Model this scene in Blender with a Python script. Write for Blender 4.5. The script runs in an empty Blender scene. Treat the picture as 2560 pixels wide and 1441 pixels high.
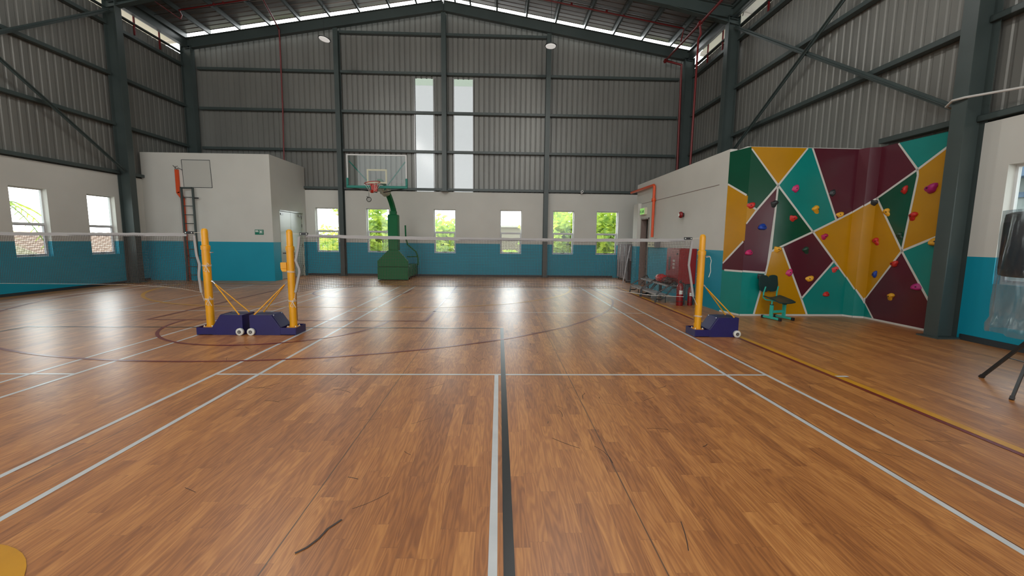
import bpy, math, random
from mathutils import Vector, Matrix
C = bpy.context.scene.collection
SC = bpy.context.scene
R = math.radians
random.seed(7)

# ------------------------------------------------------------------ camera
cam_d = bpy.data.cameras.new('camera')
cam = bpy.data.objects.new('camera', cam_d)
C.objects.link(cam)
cam_d.sensor_width = 36.0
cam_d.lens = 1058.6 / 2560 * 36.0
cam_d.clip_start = 0.05
cam_d.clip_end = 400
_r = Vector((0.9994784, -0.0302037, 0.0114323))
_u = Vector((-0.0079134, 0.1141555, 0.9934314))
_f = Vector((0.0313103, 0.9930037, -0.1138570))
M = Matrix(((_r.x, _u.x, -_f.x, 0.0176), (_r.y, _u.y, -_f.y, -4.5256), (_r.z, _u.z, -_f.z, 1.4815), (0, 0, 0, 1)))
cam.matrix_world = M
SC.camera = cam

# ------------------------------------------------------------------ exposure
SC.view_settings.view_transform = 'Standard'
SC.view_settings.look = 'None'
SC.view_settings.exposure = 0.0
SC.view_settings.gamma = 1.0
SC.view_settings.use_curve_mapping = False
try:
    SC.cycles.max_bounces = 7
    SC.cycles.diffuse_bounces = 4
    SC.cycles.glossy_bounces = 3
    SC.cycles.transparent_max_bounces = 12
    SC.cycles.sample_clamp_indirect = 6.0
    SC.cycles.caustics_reflective = False
    SC.cycles.caustics_refractive = False
except Exception:
    pass

# ------------------------------------------------------------------ sky: hazy white, brightest low in front of the hall
W = bpy.data.worlds.new('hazy_sky')
SC.world = W
W.use_nodes = True
nt = W.node_tree
nt.nodes.clear()
def wn(t, **k):
    n = nt.nodes.new(t)
    for a, b in k.items(): setattr(n, a, b)
    return n
tc = wn('ShaderNodeTexCoord')
nrm = wn('ShaderNodeVectorMath', operation='NORMALIZE')
nt.links.new(tc.outputs['Generated'], nrm.inputs[0])
GLOW_DIR = Vector((-0.35, 0.93, 0.12)).normalized()
dot = wn('ShaderNodeVectorMath', operation='DOT_PRODUCT')
nt.links.new(nrm.outputs[0], dot.inputs[0]); dot.inputs[1].default_value = GLOW_DIR
mx = wn('ShaderNodeMath', operation='MAXIMUM'); nt.links.new(dot.outputs['Value'], mx.inputs[0]); mx.inputs[1].default_value = 0
pw = wn('ShaderNodeMath', operation='POWER'); nt.links.new(mx.outputs[0], pw.inputs[0]); pw.inputs[1].default_value = 1.6
ml = wn('ShaderNodeMath', operation='MULTIPLY_ADD'); nt.links.new(pw.outputs[0], ml.inputs[0])
GLOW = 9.0
BASE = 2.7
ml.inputs[1].default_value = GLOW; ml.inputs[2].default_value = BASE
bg = wn('ShaderNodeBackground'); bg.inputs['Color'].default_value = (0.97, 1.0, 1.0, 1)
nt.links.new(ml.outputs[0], bg.inputs['Strength'])
wo = wn('ShaderNodeOutputWorld'); nt.links.new(bg.outputs[0], wo.inputs['Surface'])

# no direct sun: the day is hazy and overcast

# ------------------------------------------------------------------ materials
MATS = {}
def mat(name, col, rough=0.6, metal=0.0, spec=0.5, ior=None, alpha=None, trans=None, coat=0, emit=None):
    m = bpy.data.materials.new(name)
    m.use_nodes = True
    b = m.node_tree.nodes['Principled BSDF']
    b.inputs['Base Color'].default_value = (*col, 1)
    b.inputs['Roughness'].default_value = rough
    b.inputs['Metallic'].default_value = metal
    b.inputs['Specular IOR Level'].default_value = spec
    if ior: b.inputs['IOR'].default_value = ior
    if alpha is not None: b.inputs['Alpha'].default_value = alpha
    if trans: b.inputs['Transmission Weight'].default_value = trans
    if coat: b.inputs['Coat Weight'].default_value = coat; b.inputs['Coat Roughness'].default_value = 0.1
    if emit:
        b.inputs['Emission Color'].default_value = (*emit[0], 1); b.inputs['Emission Strength'].default_value = emit[1]
    MATS[name] = m
    return m
def noisy(m, scale=3.0, amt=0.12, bump=0.0, stretch=None, bscale=None):
    """slight procedural variation of the base colour and an optional fine bump"""
    t = m.node_tree; b = t.nodes['Principled BSDF']
    col = tuple(b.inputs['Base Color'].default_value)
    tcn = t.nodes.new('ShaderNodeTexCoord'); mp = t.nodes.new('ShaderNodeMapping')
    t.links.new(tcn.outputs['Object'], mp.inputs[0])
    if stretch: mp.inputs['Scale'].default_value = stretch
    n = t.nodes.new('ShaderNodeTexNoise'); n.inputs['Scale'].default_value = scale; n.inputs['Detail'].default_value = 5
    t.links.new(mp.outputs[0], n.inputs['Vector'])
    r = t.nodes.new('ShaderNodeMapRange'); r.inputs['From Min'].default_value = 0.3; r.inputs['From Max'].default_value = 0.7
    r.inputs['To Min'].default_value = 1 - amt; r.inputs['To Max'].default_value = 1 + amt
    t.links.new(n.outputs['Fac'], r.inputs['Value'])
    v = t.nodes.new('ShaderNodeVectorMath'); v.operation = 'SCALE'; v.inputs[0].default_value = col[:3]
    t.links.new(r.outputs[0], v.inputs['Scale']); t.links.new(v.outputs[0], b.inputs['Base Color'])
    if bump:
        n2 = t.nodes.new('ShaderNodeTexNoise'); n2.inputs['Scale'].default_value = bscale or scale * 12; n2.inputs['Detail'].default_value = 4
        t.links.new(mp.outputs[0], n2.inputs['Vector'])
        bp = t.nodes.new('ShaderNodeBump'); bp.inputs['Strength'].default_value = bump; bp.inputs['Distance'].default_value = 0.01
        t.links.new(n2.outputs['Fac'], bp.inputs['Height']); t.links.new(bp.outputs[0], b.inputs['Normal'])
    return m
white = noisy(mat('white_wall_paint', (0.555, 0.56, 0.52), 0.6, spec=0.35), 0.8, 0.05, 0.05, bscale=30)
blue = noisy(mat('teal_blue_wall_paint', (0.002, 0.265, 0.375), 0.5, spec=0.4), 0.8, 0.06, 0.05, bscale=30)
clad = noisy(mat('grey_metal_cladding', (0.178, 0.180, 0.166), 0.42, metal=0.2, spec=0.5), 1.2, 0.12, stretch=(1, 1, 0.3))
steel = noisy(mat('dark_green_grey_steel', (0.046, 0.064, 0.062), 0.42, spec=0.5), 1.5, 0.12)
foil = noisy(mat('roof_foil_underside', (0.20, 0.195, 0.19), 0.40, metal=0.6), 0.9, 0.25, 0.25, stretch=(0.4, 3, 1), bscale=4)
sheet_top = mat('roof_sheet_top', (0.5, 0.5, 0.5), 0.4)
skirt = mat('dark_skirting', (0.02, 0.03, 0.035), 0.5)
winframe = mat('white_window_aluminium', (0.62, 0.64, 0.64), 0.35, spec=0.5)
sashgrey = mat('grey_window_sash', (0.42, 0.42, 0.44), 0.4)
red_pipe = mat('dark_red_pipe', (0.14, 0.008, 0.009), 0.4)
orange_pipe = mat('orange_pipe', (0.62, 0.075, 0.015), 0.45)
yellow = noisy(mat('yellow_post_paint', (0.72, 0.33, 0.008), 0.32, spec=0.5), 6, 0.08)
navy = noisy(mat('navy_blue_paint', (0.009, 0.007, 0.085), 0.35, spec=0.5), 4, 0.1)
wheel_w = mat('white_wheel_plastic', (0.62, 0.62, 0.56), 0.5)
dark = mat('black_plastic', (0.012, 0.012, 0.014), 0.45)
black_metal = mat('black_metal_tube', (0.015, 0.02, 0.022), 0.35)
greym = mat('grey_metal', (0.25, 0.25, 0.25), 0.35, metal=0.6)
galv = mat('galvanised_metal', (0.5, 0.5, 0.5), 0.3, metal=0.8)
tape = mat('white_net_tape', (0.33, 0.325, 0.32), 0.7)
cord = mat('brown_net_string', (0.085, 0.06, 0.05), 0.8)
cordw = mat('white_rope', (0.65, 0.62, 0.55), 0.8)
g_board = mat('green_hoop_paint', (0.002, 0.125, 0.042), 0.55, spec=0.25)
g_teal = mat('teal_board_padding', (0.0, 0.17, 0.13), 0.5)
rimred = mat('red_hoop_rim', (0.40, 0.025, 0.015), 0.4)
cabred = mat('red_cabinet_paint', (0.25, 0.010, 0.012), 0.35, spec=0.5)
extred = mat('red_extinguisher_paint', (0.19, 0.006, 0.008), 0.25)
cream = mat('cream_plastic', (0.62, 0.62, 0.45), 0.5)
signgreen = mat('green_sign_face', (0.0, 0.16, 0.10), 0.5)
signwhite = mat('white_sign_marks', (0.75, 0.8, 0.75), 0.5)
exitlit = mat('lit_green_exit_face', (0.2, 0.6, 0.1), 0.5, emit=((0.30, 0.62, 0.16), 0.55))
doorpaint = mat('pale_green_grey_door_paint', (0.42, 0.46, 0.40), 0.22, spec=0.5)
chairp = mat('dark_green_chair_plastic', (0.008, 0.035, 0.034), 0.38)
chairf = mat('turquoise_chair_frame', (0.03, 0.42, 0.33), 0.3)
grey_table = mat('grey_table_edge', (0.34, 0.33, 0.34), 0.5)
dark_table = mat('dark_table_face', (0.03, 0.02, 0.024), 0.5)
plank = noisy(mat('grey_textured_plank', (0.22, 0.23, 0.23), 0.6), 20, 0.2)
lens = mat('lamp_diffuser', (0.55, 0.55, 0.53), 0.5, emit=((1.0, 0.98, 0.94), 0.45))
soffit = mat('cream_soffit', (0.80, 0.75, 0.69), 0.6)

def glassmat(name, tint, refl=0.06, rough=0.02):
    m = bpy.data.materials.new(name); m.use_nodes = True; t = m.node_tree; t.nodes.clear()
    o = t.nodes.new('ShaderNodeOutputMaterial'); mixn = t.nodes.new('ShaderNodeMixShader')
    tr = t.nodes.new('ShaderNodeBsdfTransparent'); tr.inputs[0].default_value = (*tint, 1)
    gl = t.nodes.new('ShaderNodeBsdfGlossy'); gl.inputs['Roughness'].default_value = rough
    mixn.inputs[0].default_value = refl
    t.links.new(tr.outputs[0], mixn.inputs[1]); t.links.new(gl.outputs[0], mixn.inputs[2]); t.links.new(mixn.outputs[0], o.inputs[0])
    return m
glass = glassmat('window_glass', (0.93, 0.96, 0.96), 0.04)
glass_board = glassmat('clear_acrylic_board', (0.90, 0.93, 0.92), 0.03)
def filmmat(name, tint, diff, fac, gl=0.12):
    m = bpy.data.materials.new(name); m.use_nodes = True; t = m.node_tree; t.nodes.clear()
    o = t.nodes.new('ShaderNodeOutputMaterial'); m1 = t.nodes.new('ShaderNodeMixShader'); m2 = t.nodes.new('ShaderNodeMixShader')
    tr = t.nodes.new('ShaderNodeBsdfTransparent'); tr.inputs[0].default_value = (*tint, 1)
    tl = t.nodes.new('ShaderNodeBsdfTranslucent'); tl.inputs[0].default_value = (*diff, 1)
    g = t.nodes.new('ShaderNodeBsdfGlossy'); g.inputs['Roughness'].default_value = 0.15
    m1.inputs[0].default_value = fac; m2.inputs[0].default_value = gl
    t.links.new(tr.outputs[0], m1.inputs[1]); t.links.new(tl.outputs[0], m1.inputs[2])
    t.links.new(m1.outputs[0], m2.inputs[1]); t.links.new(g.outputs[0], m2.inputs[2]); t.links.new(m2.outputs[0], o.inputs[0])
    return m
skypanel = filmmat('translucent_daylight_panel', (0.27, 0.273, 0.273), (0.3, 0.3, 0.3), 0.2, 0.02)
skypanel_top = filmmat('green_edge_of_daylight_panel', (0.25, 0.265, 0.245), (0.2, 0.25, 0.2), 0.2, 0.02)
bag_film = filmmat('clear_plastic_film', (0.80, 0.84, 0.86), (0.55, 0.6, 0.62), 0.25, 0.10)

def floor_material():
    m = bpy.data.materials.new('wood_look_sports_floor'); m.use_nodes = True
    t = m.node_tree; b = t.nodes['Principled BSDF']
    N = lambda k, **a: (lambda n: ([setattr(n, x, y) for x, y in a.items()], n)[1])(t.nodes.new(k))
    L = t.links.new
    def mth(op, a, bb=None, c=None):
        n = N('ShaderNodeMath', operation=op)
        for i, v in enumerate((a, bb, c)):
            if v is None: continue
            if isinstance(v, (int, float)): n.inputs[i].default_value = v
            else: L(v, n.inputs[i])
        return n.outputs[0]
    tcn = N('ShaderNodeTexCoord'); sp = N('ShaderNodeSeparateXYZ'); L(tcn.outputs['Object'], sp.inputs[0])
    X, Y = sp.outputs['X'], sp.outputs['Y']
    PWD, PL = 0.0908, 0.62
    row = mth('FLOOR', mth('DIVIDE', mth('ADD', X, 50.0 + 0.03), PWD))
    wn1 = N('ShaderNodeTexWhiteNoise', noise_dimensions='1D'); L(row, wn1.inputs['W'])
    yy = mth('DIVIDE', mth('ADD', Y, mth('MULTIPLY', wn1.outputs['Value'], 7.3)), PL)
    colI = mth('FLOOR', yy)
    cb = N('ShaderNodeCombineXYZ'); L(row, cb.inputs[0]); L(colI, cb.inputs[1])
    wn2 = N('ShaderNodeTexWhiteNoise', noise_dimensions='2D'); L(cb.outputs[0], wn2.inputs['Vector'])
    rnd = wn2.outputs['Value']
    # wood grain, stretched along the plank and shifted per plank
    gv = N('ShaderNodeCombineXYZ'); L(mth('ADD', mth('MULTIPLY', X, 26.0), mth('MULTIPLY', rnd, 40.0)), gv.inputs[0]); L(mth('MULTIPLY', Y, 2.2), gv.inputs[1]); L(mth('MULTIPLY', rnd, 13.0), gv.inputs[2])
    gn = N('ShaderNodeTexNoise'); L(gv.outputs[0], gn.inputs['Vector']); gn.inputs['Scale'].default_value = 1.6; gn.inputs['Detail'].default_value = 6; gn.inputs['Distortion'].default_value = 1.6
    gw = N('ShaderNodeTexNoise'); L(gv.outputs[0], gw.inputs['Vector']); gw.inputs['Scale'].default_value = 0.45; gw.inputs['Detail'].default_value = 2
    ring = mth('SINE', mth('MULTIPLY', gw.outputs['Fac'], 70.0))
    gfac = mth('ADD', mth('MULTIPLY', gn.outputs['Fac'], 0.75), mth('MULTIPLY', ring, 0.17))
    cr = N('ShaderNodeValToRGB')
    e = cr.color_ramp.elements
    e[0].position = 0.15; e[0].color = (0.235, 0.070, 0.010, 1)
    e[1].position = 0.85; e[1].color = (0.62, 0.265, 0.066, 1)
    e2 = e.new(0.5); e2.color = (0.42, 0.150, 0.030, 1)
    L(mth('ADD', mth('MULTIPLY', rnd, 0.34), mth('ADD', mth('MULTIPLY', gfac, 0.70), 0.06)), cr.inputs[0])
    # thin dark gaps between planks and at plank ends, wide dark seam every 1.815 m
    fx = mth('FRACT', mth('DIVIDE', mth('ADD', X, 50.03), PWD)); gap = mth('LESS_THAN', fx, 0.02)
    fy = mth('FRACT', yy); gapy = mth('LESS_THAN', fy, 0.004)
    sx = mth('FRACT', mth('DIVIDE', mth('ADD', X, 1.03 + 1.815 * 20 + 0.004), 1.815)); seam = mth('LESS_THAN', sx, 0.0042)
    dk = mth('MAXIMUM', mth('MULTIPLY', gap, 0.25), mth('MAXIMUM', mth('MULTIPLY', gapy, 0.25), mth('MULTIPLY', seam, 0.8)))
    mix = N('ShaderNodeMixRGB'); L(dk, mix.inputs[0]); L(cr.outputs[0], mix.inputs[1]); mix.inputs[2].default_value = (0.03, 0.012, 0.006, 1)
    L(mix.outputs[0], b.inputs['Base Color'])
    rn = N('ShaderNodeTexNoise'); L(tcn.outputs['Object'], rn.inputs['Vector']); rn.inputs['Scale'].default_value = 1.3; rn.inputs['Detail'].default_value = 4
    mr = N('ShaderNodeMapRange'); L(rn.outputs['Fac'], mr.inputs['Value']); mr.inputs['To Min'].default_value = 0.40; mr.inputs['To Max'].default_value = 0.50
    L(mr.outputs[0], b.inputs['Roughness'])
    bp = N('ShaderNodeBump'); bp.inputs['Strength'].default_value = 0.10; bp.inputs['Distance'].default_value = 0.002
    L(mth('SUBTRACT', gn.outputs['Fac'], mth('MULTIPLY', dk, 2.0)), bp.inputs['Height']); L(bp.outputs[0], b.inputs['Normal'])
    b.inputs['IOR'].default_value = 1.75
    b.inputs['Coat Weight'].default_value = 0.42; b.inputs['Coat Roughness'].default_value = 0.31
    return m
woodfloor = floor_material()
def linepaint(name, col):
    m = mat(name, col, 0.34); m.node_tree.nodes['Principled BSDF'].inputs['IOR'].default_value = 1.7
    return noisy(m, 5, 0.08)
l_white = linepaint('white_line_paint', (0.60, 0.62, 0.62))
l_black = linepaint('black_line_paint', (0.012, 0.012, 0.013))
l_red = linepaint('dark_red_line_paint', (0.17, 0.012, 0.012))
l_yel = linepaint('yellow_line_paint', (0.62, 0.29, 0.012))
CP = {}
for n_, c_ in dict(yellow=(0.47, 0.225, 0.003), teal=(0.004, 0.215, 0.19), green=(0.002, 0.065, 0.032), maroon=(0.085, 0.012, 0.022)).items():
    CP[n_] = noisy(mat(n_ + '_climbing_wall_paint', c_, 0.22, spec=0.6), 2.5, 0.05, 0.12, bscale=9)

# ------------------------------------------------------------------ mesh building helpers
class MB:
    def __init__(s): s.v = []; s.f = []; s.m = []; s.mats = []; s.sm = []
    def mi(s, m):
        if m is None: return 0
        if m not in s.mats: s.mats.append(m)
        return s.mats.index(m)
    def add(s, vs, fs, m=None, smooth=False):
        o = len(s.v); s.v += [tuple(v) for v in vs]; k = s.mi(m)
        for f in fs: s.f.append([i + o for i in f]); s.m.append(k); s.sm.append(smooth)
        return s
    def box(s, x0, x1, y0, y1, z0, z1, m=None):
        vs = [(x, y, z) for z in (z0, z1) for y in (y0, y1) for x in (x0, x1)]
        return s.add(vs, [(0, 2, 3, 1), (4, 5, 7, 6), (0, 1, 5, 4), (2, 6, 7, 3), (0, 4, 6, 2), (1, 3, 7, 5)], m)
    def bar(s, a, b, w, h, m=None, up=(0, 0, 1)):
        a, b = Vector(a), Vector(b); d = (b - a).normalized(); u = Vector(up)
        if abs(d.dot(u)) > 0.98: u = Vector((0, 1, 0))
        x = d.cross(u).normalized() * (w / 2); y = x.cross(d).normalized() * (h / 2)
        vs = [p + i * x + j * y for p in (a, b) for i, j in ((-1, -1), (1, -1), (1, 1), (-1, 1))]
        return s.add(vs, [(0, 3, 2, 1), (4, 5, 6, 7), (0, 1, 5, 4), (1, 2, 6, 5), (2, 3, 7, 6), (3, 0, 4, 7)], m)
    def tube(s, pts, r, m=None, n=8, cap=True, closed=False):
        P = [Vector(p) for p in pts]; k = len(P); rs = r if isinstance(r, (list, tuple)) else [r] * k
        vs = []; prev = None
        for i, p in enumerate(P):
            if closed: d = (P[(i + 1) % k] - P[i - 1]).normalized()
            elif i == 0: d = (P[1] - P[0]).normalized()
            elif i == k - 1: d = (P[-1] - P[-2]).normalized()
            else: d = ((P[i + 1] - p).normalized() + (p - P[i - 1]).normalized()).normalized()
            if prev is None:
                u = Vector((0, 0, 1)) if abs(d.z) < 0.9 else Vector((1, 0, 0))
                x = d.cross(u).normalized()
            else: x = (prev - d * prev.dot(d)).normalized()
            prev = x; y = d.cross(x)
            for j in range(n):
                a = 2 * math.pi * j / n
                vs.append(p + (x * math.cos(a) + y * math.sin(a)) * rs[i])
        fs = []
        for i in range(k if closed else k - 1):
            for j in range(n):
                i2 = (i + 1) % k
                fs.append((i * n + j, i * n + (j + 1) % n, i2 * n + (j + 1) % n, i2 * n + j))
        if cap and not closed: fs.append(tuple(range(n - 1, -1, -1))); fs.append(tuple(range((k - 1) * n, k * n)))
        return s.add(vs, fs, m, True)
    def lathe(s, c, prof, m=None, n=20, axis='z'):
        vs = []
        for r, h in prof:
            for j in range(n):
                a = 2 * math.pi * j / n; x, y = r * math.cos(a), r * math.sin(a)
                v = {'z': (x, y, h), 'y': (x, h, y), 'x': (h, x, y)}[axis]
                vs.append((c[0] + v[0], c[1] + v[1], c[2] + v[2]))
        fs = []
        for i in range(len(prof) - 1):
            for j in range(n): fs.append((i * n + j, i * n + (j + 1) % n, (i + 1) * n + (j + 1) % n, (i + 1) * n + j))
        fs.append(tuple(range(n - 1, -1, -1))); fs.append(tuple(range((len(prof) - 1) * n, len(prof) * n)))
        return s.add(vs, fs, m, True)
    def prism(s, poly, axis, a, b, m=None):
        """poly: 2-D points, extruded along axis from a to b"""
        f = {'x': lambda p, t: (t, p[0], p[1]), 'y': lambda p, t: (p[0], t, p[1]), 'z': lambda p, t: (p[0], p[1], t)}[axis]
        n = len(poly); vs = [f(p, a) for p in poly] + [f(p, b) for p in poly]
        return s.add(vs, [tuple(range(n)), tuple(range(2 * n - 1, n - 1, -1))] + [(i, i + n, (i + 1) % n + n, (i + 1) % n) for i in range(n)], m)
    def poly(s, pts, m=None): return s.add(pts, [tuple(range(len(pts)))], m)
    def build(s, name, m=None, parent=None, bevel=0, recalc=True):
        me = bpy.data.meshes.new(name)
        me.from_pydata(s.v, [], s.f)
        mats = s.mats if s.mats else [m]
        for x in mats: me.materials.append(x)
        for i, p in enumerate(me.polygons):
            p.material_index = s.m[i] if s.mats else 0
            p.use_smooth = s.sm[i]
        me.update()
        if recalc:
            import bmesh
            bm = bmesh.new(); bm.from_mesh(me); bmesh.ops.recalc_face_normals(bm, faces=bm.faces); bm.to_mesh(me); bm.free()
        if any(s.sm):
            try: me.set_sharp_from_angle(angle=R(40))
            except Exception: pass
        o = bpy.data.objects.new(name, me); C.objects.link(o)
        if parent: o.parent = parent
        if bevel:
            bv = o.modifiers.new('bevel', 'BEVEL'); bv.width = bevel; bv.segments = 2; bv.limit_method = 'ANGLE'
        return o
def tag(o, label=None, cat=None, group=None, kind=None):
    if label: o['label'] = label
    if cat: o['category'] = cat
    if group: o['group'] = group
    if kind: o['kind'] = kind
    return o
def empty(name, loc=(0, 0, 0), rz=0):
    o = bpy.data.objects.new(name, None); C.objects.link(o); o.location = loc; o.rotation_euler = (0, 0, rz); o.empty_display_size = 0.1
    return o
def struct(o, label, cat): return tag(o, label, cat, kind='structure')
def copy_tree(o, parent=None):
    c = o.copy(); C.objects.link(c); c.parent = parent
    for ch in [x for x in bpy.data.objects if x.parent == o]: copy_tree(ch, c)
    return c
def arc(cx, cy, r, a0, a1, n=40): return [(cx + r * math.cos(R(a0 + (a1 - a0) * i / n)), cy + r * math.sin(R(a0 + (a1 - a0) * i / n))) for i in range(n + 1)]

# ================================================================== SETTING
XL, XR, YF, YB = -11.6, 7.3, 12.4, -12.0     # inner faces of left, right, far wall; open rear end
RX = -2.1                                     # ridge
ZW = 3.30                                     # top of masonry
ZBLUE = 1.30
def zraf(x): return 10.13 - 0.165 * abs(x - RX)      # rafter top
ROOF_OFF = 0.20

fl = MB().box(-11.9, 7.6, YB, 12.7, -0.3, 0.0).build('floor', woodfloor)
struct(fl, 'glossy wood look sports floor of the hall', 'floor')

def ribbon(mb, pts, w, z=0.0012, m=None, closed=False):
    P = [Vector((p[0], p[1], 0)) for p in pts]; L = []; Rr = []
    k = len(P)
    for i, p in enumerate(P):
        a = P[i - 1] if i > 0 else (P[-1] if closed else P[0]); b = P[(i + 1) % k] if (i < k - 1 or closed) else P[-1]
        d1 = (p - a).normalized() if (p - a).length > 1e-6 else (b - p).normalized(); d2 = (b - p).normalized() if (b - p).length > 1e-6 else d1
        n1 = Vector((-d1.y, d1.x, 0)); n2 = Vector((-d2.y, d2.x, 0)); nn = (n1 + n2).normalized(); s = w / 2 / max(0.4, nn.dot(n1))
        L.append(p + nn * s); Rr.append(p - nn * s)
    vs = [(v.x, v.y, z) for v in L] + [(v.x, v.y, z) for v in Rr]
    fs = [(i, i + k, (i + 1) % k + k, (i + 1) % k) for i in range(k if closed else k - 1)]
    mb.add(vs, fs, m)
# badminton courts (white): main court and its neighbour
wl = MB()
def badminton(cx, ynet, full=True):
    y0, y1 = ynet - 6.7, ynet + 6.7
    for dx in (-3.03, -2.57, 2.57, 3.03): ribbon(wl, [(cx + dx, y0), (cx + dx, y1)], 0.042)
    for y in (ynet - 1.98, ynet + 2.02, y0, y1, ynet + 5.94): ribbon(wl, [(cx - 3.05, y), (cx + 3.05, y)], 0.042, 0.0014)
    ribbon(wl, [(cx, y0), (cx, ynet - 1.96)], 0.042, 0.0013)
badminton(0.0, 1.98)
badminton(-7.53, 1.98)
ribbon(wl, [(-7.53, 4.0), (-7.53, 8.68)], 0.042, 0.0013)
ribbon(wl, [(3.79, -0.05), (3.93, -0.05)], 0.045, 0.0036)
o = wl.build('white_court_marking', l_white, fl)
bl = MB(); ribbon(bl, [(0.075, -8), (0.075, 2.44), (-7.56, 2.40), (-7.56, -8)], 0.052, 0.0022); bl.build('black_court_marking', l_black, fl)
rl = MB()
cx = -3.74
ribbon(rl, arc(cx, 3.03, 1.79, 180, 360, 48), 0.05, 0.0026)
ribbon(rl, [(cx - 2.45, 8.83), (cx - 2.45, 3.04), (cx + 2.45, 3.04), (cx + 2.45, 8.83)], 0.05, 0.0027)
a0 = math.degrees(math.acos(6.62 / 6.73))
ribbon(rl, [(cx - 6.62, 8.83)] + arc(cx, 7.2, 6.73, 180 + a0, 360 - a0, 96) + [(cx + 6.62, 8.83)], 0.05, 0.0025)
ribbon(rl, [(cx - 1.25, 7.6)] + arc(cx, 7.23, 1.25, 180, 360, 40) + [(cx + 1.25, 7.6)], 0.05, 0.0024)
ribbon(rl, [(3.745, -8), (3.745, 8.86), (-11.2, 8.86), (-11.2, -8)], 0.05, 0.0029)
for y in (4.05, 6.0, 7.2): ribbon(rl, [(cx + 2.42, y), (cx + 2.62, y)], 0.05, 0.0027)
rl.build('dark_red_court_marking', l_red, fl)
yl = MB()
ribbon(yl, [(3.815, -8), (3.815, 9.0), (-11.27, 9.0), (-11.27, -8)], 0.085, 0.0031)
ribbon(yl, arc(-5.45, 8.83, 4.29, 180, 270, 40) + arc(-2.05, 8.83, 4.29, 270, 360, 40), 0.08, 0.0032)
yl.build('yellow_court_marking', l_yel, fl)
yc = MB(); yc.poly([(x, y, 0.0034) for x, y in arc(-2.45, -3.09, 0.52, 0, 360, 48)[:-1]]); yc.build('yellow_floor_spot', l_yel, fl)
sc_ = MB(); rnd_ = random.Random(21)
for cx_, cy_, sx_, sy_, n_ in ((-1.0, 0.2, 1.3, 1.1, 60), (0.9, -0.1, 0.5, 0.9, 26), (-4.4, -0.3, 1.2, 0.9, 16), (0.4, 3.6, 1.6, 1.6, 36), (-7.2, 2.2, 1.6, 1.6, 14), (3.2, -1.4, 0.8, 0.8, 12)):
    for _ in range(n_):
        px_, py_ = rnd_.gauss(cx_, sx_), rnd_.gauss(cy_, sy_); an_ = rnd_.choice((0.45, 2.6, 1.2)) + rnd_.gauss(0, 0.25); ln_ = rnd_.uniform(0.04, 0.26); bend_ = rnd_.uniform(-0.4, 0.4)
        if abs(px_) < 0.12 or abs(abs(px_) - 2.57) < 0.1 or abs(abs(px_) - 3.03) < 0.1: continue
        ribbon(sc_, [(px_ + ln_ * t_ * math.cos(an_ + bend_ * t_), py_ + ln_ * t_ * math.sin(an_ + bend_ * t_)) for t_ in (0, 0.33, 0.66, 1)], rnd_.uniform(0.0025, 0.006), 0.0008)
ribbon(sc_, [(-0.93, -2.66), (-0.89, -2.62), (-0.86, -2.56), (-0.845, -2.49), (-0.80, -2.42)], 0.012, 0.0036); sc_.build('dark_scuff', mat('rubber_scuff', (0.05, 0.035, 0.03), 0.5), fl)

def wall_cells(mb, fn, us, zs, hole, th, m_of):
    """grid wall with openings; fn(u,d,z)->xyz where d=0 inner face, d=th outer"""
    nu, nz = len(us) - 1, len(zs) - 1
    solid = lambda i, j: 0 <= i < nu and 0 <= j < nz and not hole((us[i] + us[i + 1]) / 2, (zs[j] + zs[j + 1]) / 2)
    for i in range(nu):
        for j in range(nz):
            if not solid(i, j): continue
            u0, u1, z0, z1 = us[i], us[i + 1], zs[j], zs[j + 1]; m = m_of((z0 + z1) / 2)
            q = lambda *c: mb.add([fn(*p) for p in c], [(0, 1, 2, 3)], m)
            q((u0, 0, z0), (u1, 0, z0), (u1, 0, z1), (u0, 0, z1)); q((u0, th, z0), (u0, th, z1), (u1, th, z1), (u1, th, z0))
            if not solid(i - 1, j): q((u0, 0, z0), (u0, 0, z1), (u0, th, z1), (u0, th, z0))
            if not solid(i + 1, j): q((u1, 0, z0), (u1, th, z0), (u1, th, z1), (u1, 0, z1))
            if not solid(i, j - 1): q((u0, 0, z0), (u0, th, z0), (u1, th, z0), (u1, 0, z0))
            if not solid(i, j + 1): q((u0, 0, z1), (u1, 0, z1), (u1, th, z1), (u0, th, z1))
twotone = lambda z: blue if z < ZBLUE else white
WZ0, WZ1 = 0.91, 2.63
far_w = [(-7.15, -6.27), (-5.18, -4.30), (-2.56, -1.70), (0.05, 0.91), (2.14, 2.99), (3.88, 4.75)]
left_w = [(-8.6, -7.74), (-6.4, -5.54), (-2.9, -2.04), (0.6, 1.46), (3.5, 4.36), (6.05, 6.91), (7.97, 8.84)]
right_w = [(-9.8, -8.94), (-7.0, -6.14), (-4.2, -3.34), (-1.6, -0.74), (0.62, 1.48)]
def mk_wall(name, fn, u0, u1, wins, label, th=0.2, top=ZW):
    us = sorted({u0, u1, *[v for w in wins for v in w]}); zs = sorted({0.0, WZ0, ZBLUE, WZ1, top})
    hole = lambda u, z: WZ0 < z < WZ1 and any(a < u < b for a, b in wins)
    mb = MB(); wall_cells(mb, fn, us, zs, hole, th, twotone)
    return struct(mb.build(name, recalc=False), label, 'wall')
wb = mk_wall('wall_back', lambda u, d, z: (u, YF + d, z), XL - 0.2, 7.5, far_w, 'far wall painted white over teal blue with six windows')
wlft = mk_wall('wall_left', lambda u, d, z: (XL - d, u, z), YB, YF, left_w, 'left side wall painted white over teal blue')
wr = mk_wall('wall_right', lambda u, d, z: (XR + d, u, z), YB, 1.86, right_w, 'right side wall near the tripod painted white over teal blue')
wr2 = MB(); wall_cells(wr2, lambda u, d, z: (XR + 0.1 + d, u, z), [1.86, YF], [0, ZBLUE, ZW], lambda u, z: False, 0.2, twotone)
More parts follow.
